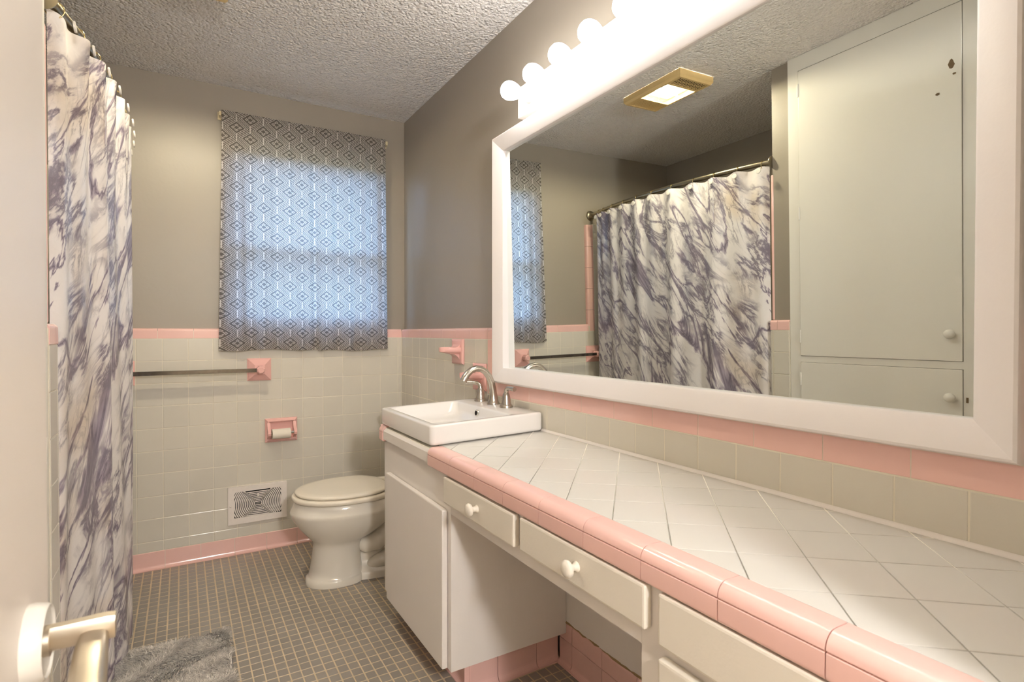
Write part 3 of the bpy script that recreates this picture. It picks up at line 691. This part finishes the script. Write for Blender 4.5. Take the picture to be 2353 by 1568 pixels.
# ------------------------------------------------------------------ window curtains and their rod
rod = thing('window_curtain_rod', 'thin flat window rod with cream end brackets above the curtains', 'curtain rod', (-0.53, 0.02, 2.25))
RZ = 2.262
MB().cbox(-0.966, -0.098, -0.018, -0.013, RZ - 0.010, RZ + 0.010, 0.002).build('rod', M['bracket'], rod)
for bx in (-0.971, -0.094):
    MB().cbox(bx - 0.004, bx + 0.004, -0.019, 0.024, RZ - 0.011, RZ + 0.011, 0.0015).cbox(bx - 0.009, bx + 0.009, 0.022, 0.0295, RZ - 0.020, RZ + 0.020, 0.001).build('end_bracket', M['bracket'], rod)
def curtain_panel(name, label, xa, xb, seed, flare_l, flare_r, zb_, folds):
    rnd = random.Random(seed); nu, nv = 150, 60; vs = []; uvs = []; fs = []
    L = xb - xa; ph = [rnd.uniform(0, 6.28) for _ in range(6)]
    cum = 0; prev = None
    for j in range(nv + 1):
        t = j / nv; z = RZ + 0.016 + (zb_ - RZ - 0.016) * t
        if t < 0.018: gath = 0.2
        amp = 0.0035 + 0.007 * min(1, t * 2.2)
        for i in range(nu + 1):
            s_ = i / nu
            x = xa + L * s_
            dep = 0
            for (fx, fw_, fa) in folds: dep += fa * math.exp(-((s_ - fx) / fw_) ** 2) * (0.35 + 0.65 * t)
            dep += amp * (0.6 * math.sin(s_ * L * 62 + ph[0] + 0.8 * t) + 0.35 * math.sin(s_ * L * 131 + ph[1] - t))
            dep += 0.0022 * math.sin(s_ * L * 420 + ph[2]) * max(0, 1 - t * 9)
            y = -0.026 - 0.75 * dep - 0.006 * t
            if s_ < 0.1: x -= flare_l * (t ** 1.3) * (1 - s_ / 0.1); y += 0.012 * (1 - s_ / 0.1) ** 2 * t
            if s_ > 0.9: x += flare_r * (t ** 1.3) * (s_ - 0.9) / 0.1; y += 0.012 * ((s_ - 0.9) / 0.1) ** 2 * t
            zz = z + 0.004 * math.sin(s_ * 9 + ph[3]) * t
            vs.append((x, y, zz)); uvs.append((xa + L * s_ * 1.0 + 0.0 + dep * 0.25, z))
    for j in range(nv):
        for i in range(nu):
            k = j * (nu + 1) + i; fs.append((k, k + 1, k + nu + 2, k + nu + 1))
    o = mesh_obj(name, vs, fs, M['fabric'], None, True, uvs)
    return tag(o, label, 'curtain', 'grey geometric window curtains')
curtain_panel('window_curtain', 'wider grey geometric curtain panel over the window, nearer the shower', -0.965, -0.4955, 3, 0.020, 0.004, 1.060, [(0.13, 0.05, 0.014), (0.42, 0.05, 0.010), (0.80, 0.05, 0.012), (0.92, 0.035, 0.012)])
curtain_panel('window_curtain', 'narrower grey geometric curtain panel over the window, nearer the mirror', -0.4945, -0.106, 5, 0.000, 0.014, 1.052, [(0.04, 0.04, 0.014), (0.45, 0.09, 0.006), (0.78, 0.07, 0.008)])

# ------------------------------------------------------------------ shower rod, rings, curtain
RODZ = 1.966
def rodx(y): return -1.433 + 0.095 * max(0.0, 1 - abs((y + 0.70) / 0.72) ** 2.0)
sr = thing('shower_rod', 'curved satin nickel shower rod over the tub', 'curtain rod', (-1.45, -0.7, RODZ))
ys = [0.024 - k * (1.414 / 40) for k in range(41)]
MB().tube([(rodx(y), y, RODZ) for y in ys], 0.0127, 14, up=(0, 0, 1)).build('rod', M['rod_nickel'], sr, True, 60)
for yy, dr in ((PL - 0.0005, -1), (-1.3935, 1)):
    MB().lathe((-1.433, yy, RODZ), (0.0, dr, 0), ([(0.036, 0), (0.036, 0.004), (0.032, 0.010), (0.022, 0.014), (0.018, 0.024), (0.0165, 0.040), (0.013, 0.042)] if dr < 0 else [(0.030, 0), (0.030, 0.003), (0.020, 0.007), (0.013, 0.009)]), 28).build('flange', M['rod_nickel'], sr, True, 40)
RINGS = [-0.118, -0.180, -0.290, -0.420, -0.550, -0.686, -0.837, -0.985, -1.110, -1.238, -1.356]
ords = ['closest to the window wall', 'second from the window wall', 'third from the window wall', 'fourth from the window wall', 'fifth from the window wall', 'sixth from the window wall', 'fifth from the linen cabinet end', 'fourth from the linen cabinet end', 'third from the linen cabinet end', 'second from the linen cabinet end', 'closest to the linen cabinet']
for k, yy in enumerate(RINGS):
    rx = rodx(yy)
    r_ = thing('shower_curtain_ring', 'slim brass shower curtain ring with pale disc, ' + ords[k], 'curtain ring', (rx, yy, RODZ), 'shower curtain rings on the curved rod')
    pts = [(rx + 0.0205 * math.cos(t), yy + 0.004 * math.sin(t * 0.5), RODZ - 0.0075 + 0.0205 * math.sin(t)) for t in [2 * PI * i / 28 for i in range(28)]]
    MB().loft([[Vector(p) + (Vector((0, 1, 0)) * math.cos(a_) + Vector((p[0] - rx, 0, p[2] - RODZ + 0.0075)).normalized() * math.sin(a_)) * 0.0016 for a_ in [2 * PI * q_ / 6 for q_ in range(6)]] for p in pts + pts[:1]], False, False).build('ring', M['gold_ring'], r_, True)
    MB().lathe((rx + 0.040, yy, RODZ - 0.041), (1, 0, 0.1), [(0.0135, -0.001), (0.0140, 0.002), (0.0130, 0.004), (0.0, 0.005)], 20).build('disc', M['disc'], r_, True, 40)
def shower_curtain():
    rnd = random.Random(11); nu, nv = 340, 90; vs = []; uvs = []; fs = []
    ya, yb_ = -0.100, -1.382
    bunch = lambda s_: s_ ** 1.0
    ph = [rnd.uniform(0, 6.28) for _ in range(8)]
    ulen = 0.0; uu = []
    for i in range(nu + 1):
        s_ = i / nu; uu.append(s_ * 1.66)
    for j in range(nv + 1):
        t = j / nv
        for i in range(nu + 1):
            s_ = i / nu; y = ya + (yb_ - ya) * s_
            # pleat phase: rings are the outward crests at the top
            k = 0
            while k < len(RINGS) - 2 and y < RINGS[k + 1]: k += 1
            ph_ = k + (RINGS[k] - y) / (RINGS[k] - RINGS[k + 1])
            top_w = math.exp(-t * 5.0)
            f1 = math.cos(2 * PI * ph_)                       # crest at each ring
            wide = 0.55 * math.sin(y * 24 + ph[0] + 1.1 * t) + 0.30 * math.sin(y * 47 + ph[1] - 0.7 * t) + 0.22 * math.sin(y * 11 + ph[2])
            amp = 0.016 + 0.010 * t
            x = rodx(y) + 0.016 + top_w * 0.012 * f1 + (1 - top_w) * amp * wide + 0.004
            x += 0.010 * t * math.sin(y * 6.0 + 1.0) * t
            e_ = max(0.0, (s_ - 0.90) / 0.10); x = x * (1 - e_ ** 2) + (rodx(y) - 0.004) * e_ ** 2
            yo = y + (1 - top_w) * 0.010 * math.cos(y * 24 + ph[0] + 1.1 * t)
            zt = RODZ - 0.017 - 0.010 * (0.5 - 0.5 * f1)
            zb_ = 0.100 + 0.012 * math.sin(y * 24 + ph[4])
            z = zt + (zb_ - zt) * t
            vs.append((x, yo, z)); uvs.append((uu[i], 1.9 * (1 - t)))
    for j in range(nv):
        for i in range(nu):
            k = j * (nu + 1) + i; fs.append((k, k + nu + 1, k + nu + 2, k + 1))
    return mesh_obj('shower_curtain', vs, fs, M['marble'], None, True, uvs)
tag(shower_curtain(), 'white vinyl shower curtain printed with purple grey marble veins', 'shower curtain')
# tub behind the curtain
tb_ = thing('bathtub', 'white alcove bathtub mostly hidden behind the marble curtain', 'bathtub', (-1.85, -0.69, 0.0))
ro_ = [[(x, y, z) for x, y in rrect(*e, r)] for e, r, z in (((-2.2185, -1.475, -1.376, 0.0), .02, 0.0), ((-2.2185, -1.465, -1.376, 0.0), .02, 0.36), ((-2.2165, -1.468, -1.374, -0.002), .02, 0.375), ((-2.155, -1.54, -1.31, -0.09), .08, 0.375), ((-2.15, -1.56, -1.28, -0.12), .09, 0.34), ((-2.10, -1.60, -1.20, -0.18), .1, 0.08), ((-2.0, -1.7, -1.0, -0.35), .1, 0.06))]
MB().loft(ro_).build('tub_shell', M['tub'], tb_, True, 40)
MB().lathe((-1.85, -1.12, 0.0652), (0, 0, 1), [(0.024, -0.004), (0.024, 0.001), (0.018, 0.003), (0.001, 0.003)], 20).build('drain', M['chrome'], tb_, True, 40)

# ------------------------------------------------------------------ towel bar
TBZ, TBY = 0.957, -0.068
tbx = thing('towel_bar', 'square chrome towel bar held by two pink ceramic posts', 'towel bar', (-1.11, 0.0, TBZ))
for bx in (-0.7925, -1.400):
    sq = lambda h, y: [(bx - h, y, TBZ - h), (bx + h, y, TBZ - h), (bx + h, y, TBZ + h), (bx - h, y, TBZ + h)]
    oc = lambda r, y: [(bx + r * math.cos(a_), y, TBZ + r * math.sin(a_)) for a_ in [math.radians(22.5 + 45 * k) for k in range(8)]]
    br = MB().loft([sq(.0585, -0.0005), sq(.0585, -.006), sq(.0535, -.009), sq(.0525, -.012), sq(.024, -.034)])
    br.loft([oc(.021, -.030), oc(.0195, -.046), oc(.0215, -.054), oc(.0225, -.066), oc(.0215, -.078), oc(.015, -.086)])
    br.build('post', M['pink_fixture'], tbx, True, 25)
MB().cbox(-1.386, -0.806, TBY - 0.0098, TBY + 0.0098, TBZ - 0.0098, TBZ + 0.0098, 0.0008).build('bar', M['dark_chrome'], tbx)

# ------------------------------------------------------------------ paper holder and roll
tp = thing('toilet_paper_holder', 'pink ceramic toilet paper holder on the tiled wall', 'paper holder', (-0.686, 0.0, 0.63))
X0, X1, Z0, Z1 = -0.766, -0.604, 0.567, 0.693
def frame_rings(x0, x1, z0, z1, y): return [(x0, y, z0), (x1, y, z0), (x1, y, z1), (x0, y, z1)]
MB().loft([frame_rings(X0, X1, Z0, Z1, -0.0005), frame_rings(X0, X1, Z0, Z1, -0.010), frame_rings(X0 + .004, X1 - .004, Z0 + .004, Z1 - .004, -0.014), frame_rings(X0 + .008, X1 - .008, Z0 + .008, Z1 - .008, -0.022), frame_rings(X0 + .014, X1 - .014, Z0 + .012, Z1 - .013, -0.027),
           frame_rings(X0 + .020, X1 - .020, Z0 + .018, Z1 - .018, -0.024), frame_rings(X0 + .024, X1 - .024, Z0 + .022, Z1 - .022, -0.004)]).build('backplate', M['pink_fixture'], tp, True, 30)
for ax_ in (X0 + 0.016, X1 - 0.016):
    pr = [(-0.012, Z1 - 0.020), (-0.027, Z1 - 0.020), (-0.034, Z1 - 0.036), (-0.044, Z1 - 0.052), (-0.060, Z0 + 0.066), (-0.066, Z0 + 0.054), (-0.063, Z0 + 0.042), (-0.052, Z0 + 0.037), (-0.036, Z0 + 0.034), (-0.024, Z0 + 0.020), (-0.012, Z0 + 0.018)]
    MB().extrude(pr, (ax_ - 0.0075, 0, 0), (ax_ + 0.0075, 0, 0), (0, 1, 0), (0, 0, 1)).build('arm', M['pink_fixture'], tp, True, 40)
MB().lathe((X0 + 0.022, -0.052, Z0 + 0.053), (1, 0, 0), [(0.0075, 0), (0.0075, 0.118)], 14).build('spindle', M['chrome'], tp, True, 40)
tr = thing('toilet_paper_roll', 'nearly finished white toilet paper roll on the pink holder', 'toilet roll', (-0.69, -0.052, Z0 + 0.053))
MB().lathe((X0 + 0.028, -0.052, Z0 + 0.049), (1, 0, 0), [(0.0215, 0.0005), (0.0265, 0), (0.0265, 0.092), (0.0215, 0.0915), (0.0215, 0.0005)], 28, False).build('tissue', M['paper'], tr, True, 40)
MB().lathe((X0 + 0.028, -0.052, Z0 + 0.049), (1, 0, 0), [(0.0195, 0.001), (0.0213, 0.001), (0.0213, 0.091), (0.0195, 0.091), (0.0195, 0.001)], 24, False).build('cardboard_core', M['wood_dirt'], tr, True, 40)

# ------------------------------------------------------------------ floor register in the wall
vt = thing('wall_register', 'white painted air register low on the tiled back wall', 'vent', (-0.807, -0.01, 0.155))
VX, VZ, VW, VH = -0.802, 0.2535, 0.2865, 0.192
MB().box(VX - 0.118, VX + 0.118, -0.0035, -0.0008, VZ - 0.068, VZ + 0.074).build('duct_opening', M['dark'], vt)
m = MB(); yf, yb_ = -0.0125, -0.009
iw, it, ib = 0.114, 0.070, -0.064
for (xa, xb, za, zb_) in ((-VW / 2, -iw, -VH / 2, VH / 2), (iw, VW / 2, -VH / 2, VH / 2), (-iw, iw, it, VH / 2), (-iw, iw, -VH / 2, ib)):
    m.box(VX + xa, VX + xb, yf, yf + 0.003, VZ + za, VZ + zb_)
for (xa, xb, za, zb_) in ((-VW / 2, -VW / 2 + .002, -VH / 2, VH / 2), (VW / 2 - .002, VW / 2, -VH / 2, VH / 2), (-VW / 2, VW / 2, VH / 2 - .002, VH / 2), (-VW / 2, VW / 2, -VH / 2, -VH / 2 + .002)):
    m.box(VX + xa, VX + xb, yf + 0.003, -0.0005, VZ + za, VZ + zb_)
m.build('face_plate', M['vent'], vt)
m = MB()
def bar2(p, q_, w):
    p, q_ = Vector(p), Vector(q_); d = (q_ - p)
    if d.length < 1e-4: return
    n = Vector((-d.y, d.x)).normalized() * w / 2
    c = [p + n, p - n, q_ - n, q_ + n]
    m.add([(VX + a_.x, yy, VZ + a_.y) for yy in (yf + 0.0004, yf + 0.003) for a_ in c], [(0, 1, 2, 3), (7, 6, 5, 4), (0, 4, 5, 1), (1, 5, 6, 2), (2, 6, 7, 3), (3, 7, 4, 0)])
pitch = 0.0086
for sgn in (-1, 1):
    for k in range(14):
        r = 0.018 + pitch * k; prev = None
        for i in range(-16, 17):
            a_ = math.radians(i * 2.75); p = (sgn * r * math.cos(a_), r * math.sin(a_))
            ok = abs(p[0]) < iw + 0.002 and ib - 0.001 < p[1] < it + 0.001
            if ok and prev: bar2(prev, p, 0.0056)
            prev = p if ok else None
for k in range(8):
    for sgn in (-1, 1):
        zv = sgn * (0.0005 + pitch * k)
        if not (ib < zv < it): continue
        hw_ = max(0.012, abs(zv) * 1.0)
        bar2((-hw_, zv), (hw_, zv), 0.0046)
for sx in (-1, 1):
    for zt_ in (it, ib): bar2((sx * 0.012, 0.012 * (1 if zt_ > 0 else -1)), (sx * abs(zt_) * 1.02, zt_), 0.0105)
m.box(VX - 0.004, VX + 0.004, yf - 0.006, yf, VZ + 0.035, VZ + 0.052)
tag(m.build('grille', M['vent'], vt), kind='stuff')
for sx in (-0.132, 0.132):
    MB().lathe((VX + sx, yf, VZ), (0, -1, 0), [(0.005, -0.001), (0.0045, 0.0012), (0.001, 0.002)], 12).build('screw', M['vent'], vt, True)

# ------------------------------------------------------------------ soap dishes
def soap_dish(label, yc, zc):
    t_ = thing('soap_dish', label, 'soap dish', (0.0, yc, zc - 0.06), 'pink ceramic soap dishes by the sink')
    h = 0.0595
    def sqx(hy, hz0, hz1, x): return [(x, yc - hy, zc + hz0), (x, yc + hy, zc + hz0), (x, yc + hy, zc + hz1), (x, yc - hy, zc + hz1)]
    MB().loft([sqx(h, -h, h, -0.0005), sqx(h, -h, h, -0.006), sqx(h - .004, -h + .004, h - .004, -0.010), sqx(h - .010, -h + .010, h - .010, -0.0125)]).build('backplate', M['pink_fixture'], t_, True, 30)
    # shallow dish on a curved bracket
    def dshape(w, d, x0):
        n = 16; return [(x0 - d * math.sin(PI * k / n) ** 0.75, yc - w * math.cos(PI * k / n)) for k in range(n + 1)]
    zt = zc + 0.020
    r = []
    for w, d, z in ((.026, .034, zt - .034), (.036, .062, zt - .028), (.0450, .088, zt - .0225), (.0470, .092, zt - .020), (.0475, .093, zt - .004), (.0465, .092, zt), (.041, .086, zt), (.039, .082, zt - .005), (.030, .06, zt - .007)):
        r.append([(x, y, z) for x, y in dshape(w, d, -0.009)])
    MB().loft(r).build('tray', M['pink_fixture'], t_, True, 45)
    pr = [(-0.008, zt - 0.020), (-0.060, zt - 0.022)] + [(-0.060 + 0.050 * math.sin(math.radians(a_)), zt - 0.028 - 0.042 * (1 - math.cos(math.radians(a_)))) for a_ in range(0, 91, 15)] + [(-0.008, zt - 0.068)]
    MB().extrude(pr, (0, yc - 0.030, 0), (0, yc + 0.030, 0), (1, 0, 0), (0, 0, 1)).build('bracket', M['pink_fixture'], t_, True, 40)
    pr = [(-0.008, zt + 0.028)] + [(-0.034 + 0.024 * math.sin(math.radians(a_)), zt + 0.024 * (1 - math.cos(math.radians(a_)))) for a_ in range(90, -1, -15)] + [(-0.008, zt - 0.002)]
    MB().extrude(pr, (0, yc - 0.034, 0), (0, yc + 0.034, 0), (1, 0, 0), (0, 0, 1)).build('fillet', M['pink_fixture'], t_, True, 40)
soap_dish('upper pink ceramic soap dish just below the tile border', -0.771, 1.0610)
soap_dish('lower pink ceramic soap dish behind the faucet', -0.987, 0.955)

# ------------------------------------------------------------------ toilet
TY = -0.534
to = thing('toilet', 'biscuit coloured elongated toilet with closed lid beside the vanity', 'toilet', (-0.4, TY, 0.0))
def oval(a0, a1, hw_, z, n=40, sq=2.2, off=0.0):
    pts = []; bias = a0 + (a1 - a0) * 0.46
    for k in range(n):
        t = 2 * PI * k / n; c, s_ = math.cos(t), math.sin(t)
        ex = 2.0 / (2.0 if c > 0 else sq + 0.8)
        L = (a1 - bias) if c > 0 else (bias - a0)
        a_ = bias + L * math.copysign(abs(c) ** ex, c); b_ = hw_ * math.copysign(abs(s_) ** (2.0 / 2.15), s_)
        pts.append((-a_ + 0.006, TY + b_, z))
    return pts
MB().loft([oval(*r) for r in ((.405, .668, .108, 0.0), (.405, .669, .109, .004), (.405, .667, .108, .027), (.407, .660, .104, .032), (.410, .655, .1005, .036), (.415, .648, .097, .07), (.42, .640, .094, .12), (.42, .634, .0935, .170), (.415, .634, .096, .186), (.395, .642, .108, .200), (.35, .662, .128, .222), (.30, .688, .149, .252), (.265, .708, .164, .280), (.245, .723, .173, .305), (.232, .732, .178, .325), (.225, .735, .180, .336), (.222, .733, .179, .342), (.216, .724, .175, .362), (.21, .716, .172, .384), (.215, .712, .168, .388), (.26, .68, .13, .388))]).build('bowl', M['toilet'], to, True, 60)
MB().loft([oval(*r) for r in ((.10, .52, .100, 0.0), (.10, .52, .100, .027), (.105, .51, .094, .034), (.12, .49, .075, .045), (.14, .46, .058, .075), (.16, .44, .050, .14), (.16, .42, .060, .24), (.12, .40, .11, .34), (.02, .36, .15, .372), (.02, .34, .15, .39))]).build('pedestal_base', M['toilet'], to, True, 60)
for sgn in (-1, 1):
    MB().tube([(-.44, TY + sgn * .030, .155), (-.40, TY + sgn * .045, .150), (-.35, TY + sgn * .056, .160), (-.30, TY + sgn * .06, .20), (-.26, TY + sgn * .06, .25), (-.22, TY + sgn * .055, .30)], [.02, .038, .046, .047, .046, .04], 16).build('trapway', M['toilet'], to, True)
    MB().tube([(-.40, TY + sgn * .03, .04), (-.35, TY + sgn * .05, .06), (-.30, TY + sgn * .055, .075), (-.25, TY + sgn * .052, .085), (-.20, TY + sgn * .045, .09)], [.02, .034, .04, .042, .04], 14).build('trapway', M['toilet'], to, True)
    MB().lathe((-.302, TY + sgn * .089, .034), (0, 0, 1), [(.012, 0), (.012, .016), (.010, .021), (.004, .024), (.0005, .0245)], 16).build('bolt_cap', M['white_plastic'], to, True, 40)
MB().loft([oval(*r) for r in ((.268, .722, .180, .3895), (.265, .726, .183, .394), (.265, .727, .184, .402), (.269, .724, .181, .409), (.278, .717, .175, .4115))]).build('seat', M['toilet_seat'], to, True, 60)
MB().loft([oval(*r) for r in ((.297, .708, .170, .4145), (.291, .712, .1735, .4185), (.290, .713, .174, .4225), (.293, .710, .172, .4265), (.303, .702, .166, .4295), (.33, .67, .145, .4315), (.40, .55, .06, .4325))]).build('lid', M['toilet_seat'], to, True, 60)
for sgn in (-1, 1):
    MB().cbox(-.300, -.236, TY + sgn * .075 - .018, TY + sgn * .075 + .018, .389, .425, .006).build('hinge', M['toilet_seat'], to, True, 40)
MB().loft([[(x, y, z) for x, y in rrect(-a1, -a0, TY - w, TY + w, .03)] for a0, a1, w, z in ((.02, .19, .19, .385), (.012, .20, .205, .41), (.006, .205, .215, .72))]).build('tank', M['toilet'], to, True, 40)
MB().loft([[(x, y, z) for x, y in rrect(-a1, -a0, TY - w, TY + w, .03)] for a0, a1, w, z in ((.004, .214, .223, .7205), (.004, .214, .223, .742), (.008, .208, .217, .75))]).build('tank_lid', M['toilet'], to, True, 40)

# ------------------------------------------------------------------ rug
rg = thing('bath_rug', 'fluffy grey bath rug lying beside the tub', 'rug', (-1.21, -1.2, 0.0))
RX0, RX1, RY0, RY1 = -1.37, -0.998, -1.48, -0.808
MB().loft([[(x, y, z) for x, y in rrect(RX0, RX1, RY0, RY1, .04)] for z in (0.001, 0.008)]).build('backing', M['rug_back'], rg)
rv, rf = [], []
rnd = random.Random(3)
for k in range(52000):
    x = rnd.uniform(RX0 + .004, RX1 - .004); y = rnd.uniform(RY0 + .004, RY1 - .004)
    sx = math.sin(x * 17 + 2.1 * math.sin(y * 9)) + math.sin(y * 21 + 1.7 * math.sin(x * 13)); an = sx * 1.8 + rnd.gauss(0, 0.7)
    L = rnd.uniform(0.016, 0.036); lean = rnd.uniform(0.25, 1.0)
    dx, dy = math.cos(an), math.sin(an); w = rnd.uniform(0.0010, 0.0019)
    px_, py_ = -dy * w, dx * w; b = len(rv)
    for tt, hh in ((0, 0), (0.45, 0.62), (1.0, 0.88 - 0.25 * lean)):
        wx = 1.0 if tt < 1 else 0.15
        cx_, cy_, cz_ = x + dx * L * lean * tt ** 1.4, y + dy * L * lean * tt ** 1.4, 0.007 + L * hh
        rv += [(cx_ - px_ * wx, cy_ - py_ * wx, cz_), (cx_ + px_ * wx, cy_ + py_ * wx, cz_)]
    rf += [(b, b + 1, b + 3, b + 2), (b + 2, b + 3, b + 5, b + 4)]
pile = mesh_obj('pile', rv, rf, M['fur'], rg, True); part_origin(pile); tag(pile, kind='stuff')

# ------------------------------------------------------------------ ceiling fan light
fa = thing('exhaust_fan_light', 'yellowed plastic exhaust fan light seen in the mirror', 'fan light', (-1.06, -1.05, 2.35))
AX0, AX1, AY0, AY1, AZ = -1.228, -0.988, -1.214, -0.818, H - 0.038
m = MB()
def fr(x0, x1, y0, y1, z): return [(x0, y0, z), (x1, y0, z), (x1, y1, z), (x0, y1, z)]
LX0, LX1, LY0, LY1 = AX0 + 0.022, AX1 - 0.022, -1.116, -0.930
m.loft([fr(AX0, AX1, AY0, AY1, H - 0.0005), fr(AX0, AX1, AY0, AY1, AZ + 0.010), fr(AX0 + .008, AX1 - .008, AY0 + .008, AY1 - .008, AZ)], False, False)
for (xa, xb, ya, yb_) in ((AX0 + .008, AX0 + .02, AY0 + .008, AY1 - .008), (AX1 - .02, AX1 - .008, AY0 + .008, AY1 - .008), (AX0 + .02, AX1 - .02, AY0 + .008, AY0 + .02), (AX0 + .02, AX1 - .02, AY1 - .02, AY1 - .008), (AX0 + .02, AX1 - .02, LY0 - .012, LY0), (AX0 + .02, AX1 - .02, LY1, LY1 + .012)):
    m.box(xa, xb, ya, yb_, AZ - 0.0015, AZ + 0.004)
m.build('housing', M['yellow_plastic'], fa)
MB().box(AX0 + .012, AX1 - .012, AY0 + .012, LY0 - .004, AZ + 0.0022, AZ + 0.0035).build('intake', M['dark'], fa)
MB().box(AX0 + .012, AX1 - .012, LY1 + .004, AY1 - .012, AZ + 0.0022, AZ + 0.0035).build('blank_panel', M['yellow_plastic'], fa)
for ya, yb_ in ((AY0 + .02, LY0 - .012), (LY1 + .012, AY1 - .02)):
    for k in range(14):
        xx = AX0 + .027 + k * 0.0142
        MB().box(xx, xx + 0.0055, ya, yb_, AZ - 0.0005, AZ + 0.001).build('grille_slat', M['yellow_plastic'], fa)
for yy in (AY0 + .048, AY0 + .073): MB().box(AX0 + .02, AX1 - .02, yy, yy + .003, AZ - .0005, AZ + .001).build('grille_slat', M['yellow_plastic'], fa)
MB().box(LX0 - .002, LX1 + .002, LY0, LY1, AZ + 0.030, AZ + 0.032).build('reflector', M['white_plastic'], fa)
MB().box(LX0, LX1, LY0, LY1, AZ - 0.002, AZ + 0.0005).build('lens', M['lens'], fa)
MB().lathe((LX0 + 0.02, (LY0 + LY1) / 2 + .01, AZ + 0.018), (1, 0, 0), [(0.006, 0), (0.007, .03), (0.010, .05), (0.0115, .09), (0.0115, .13), (0.009, .15), (.001, .158)], 18).build('lamp', M['fan_bulb'], fa, True)

# ------------------------------------------------------------------ linen cabinet (seen in the mirror)
lc = thing('linen_cabinet', 'tall built-in off-white linen cabinet with two knobbed doors', 'cabinet', (-1.39, -1.9, 0.0))
CX0, CXF = -1.4297, -1.4135
CY1, CY0 = -1.489, -2.36
m = MB()
for (ya, yb_, za, zb_) in ((-1.539, CY1, 0.0, H - .001), (CY0, -2.165, 0.0, H - .001), (-2.165, -1.539, 2.350, H - .001), (-2.165, -1.539, 0.968, 0.997), (-2.165, -1.539, 0.0, 0.11)):
    m.box(CX0, CXF, ya, yb_, za, zb_)
m.build('face_frame', M['cabinet_paint'], lc)
for za, zb_, kz, hz in ((0.9985, 2.347, 1.103, (2.257, 1.678, 1.091)), (0.112, 0.9665, 0.860, (0.887, 0.2))):
    d_ = MB().cbox(CX0, CXF + 0.0035, -2.163, -1.541, za, zb_, 0.002).build('door', M['cabinet_paint'], lc)
    MB().lathe((CXF + 0.003, -2.132, kz), (1, 0, 0), [(0.011, -0.001), (0.010, 0.003), (0.0075, 0.010), (0.009, 0.015), (0.0165, 0.020), (0.0185, 0.027), (0.0165, 0.034), (0.009, 0.039), (0.0005, 0.0402)], 22).build('knob', M['cabinet_paint'], d_, True, 50)
    for h_ in hz:
        MB().lathe((CXF + 0.003, -1.540, h_ - 0.03), (0, 0, 1), [(0.004, 0), (0.004, 0.06)], 10).build('hinge', M['cabinet_paint'], d_, True, 50)
MB().box(CXF - 0.001, CXF + 0.0016, -2.180, -2.173, 0.842, 0.862).build('latch_plate', M['hardware_wear'], lc)
for yy, zz, a_, b_ in ((-2.131, 2.128, .011, .021), (-2.141, 2.088, .006, .005), (-2.089, 2.030, .008, .006)):
    rnd2 = random.Random(int(yy * 1000)); pts = [(CXF + 0.0040, yy + a_ * math.cos(t) * rnd2.uniform(.6, 1.1), zz + b_ * math.sin(t) * rnd2.uniform(.6, 1.1)) for t in [2 * PI * k / 11 for k in range(11)]]
    MB().loft([[(CXF + 0.001, p[1], p[2]) for p in pts], pts]).build('paint_chip', M['hardware_wear'], lc)
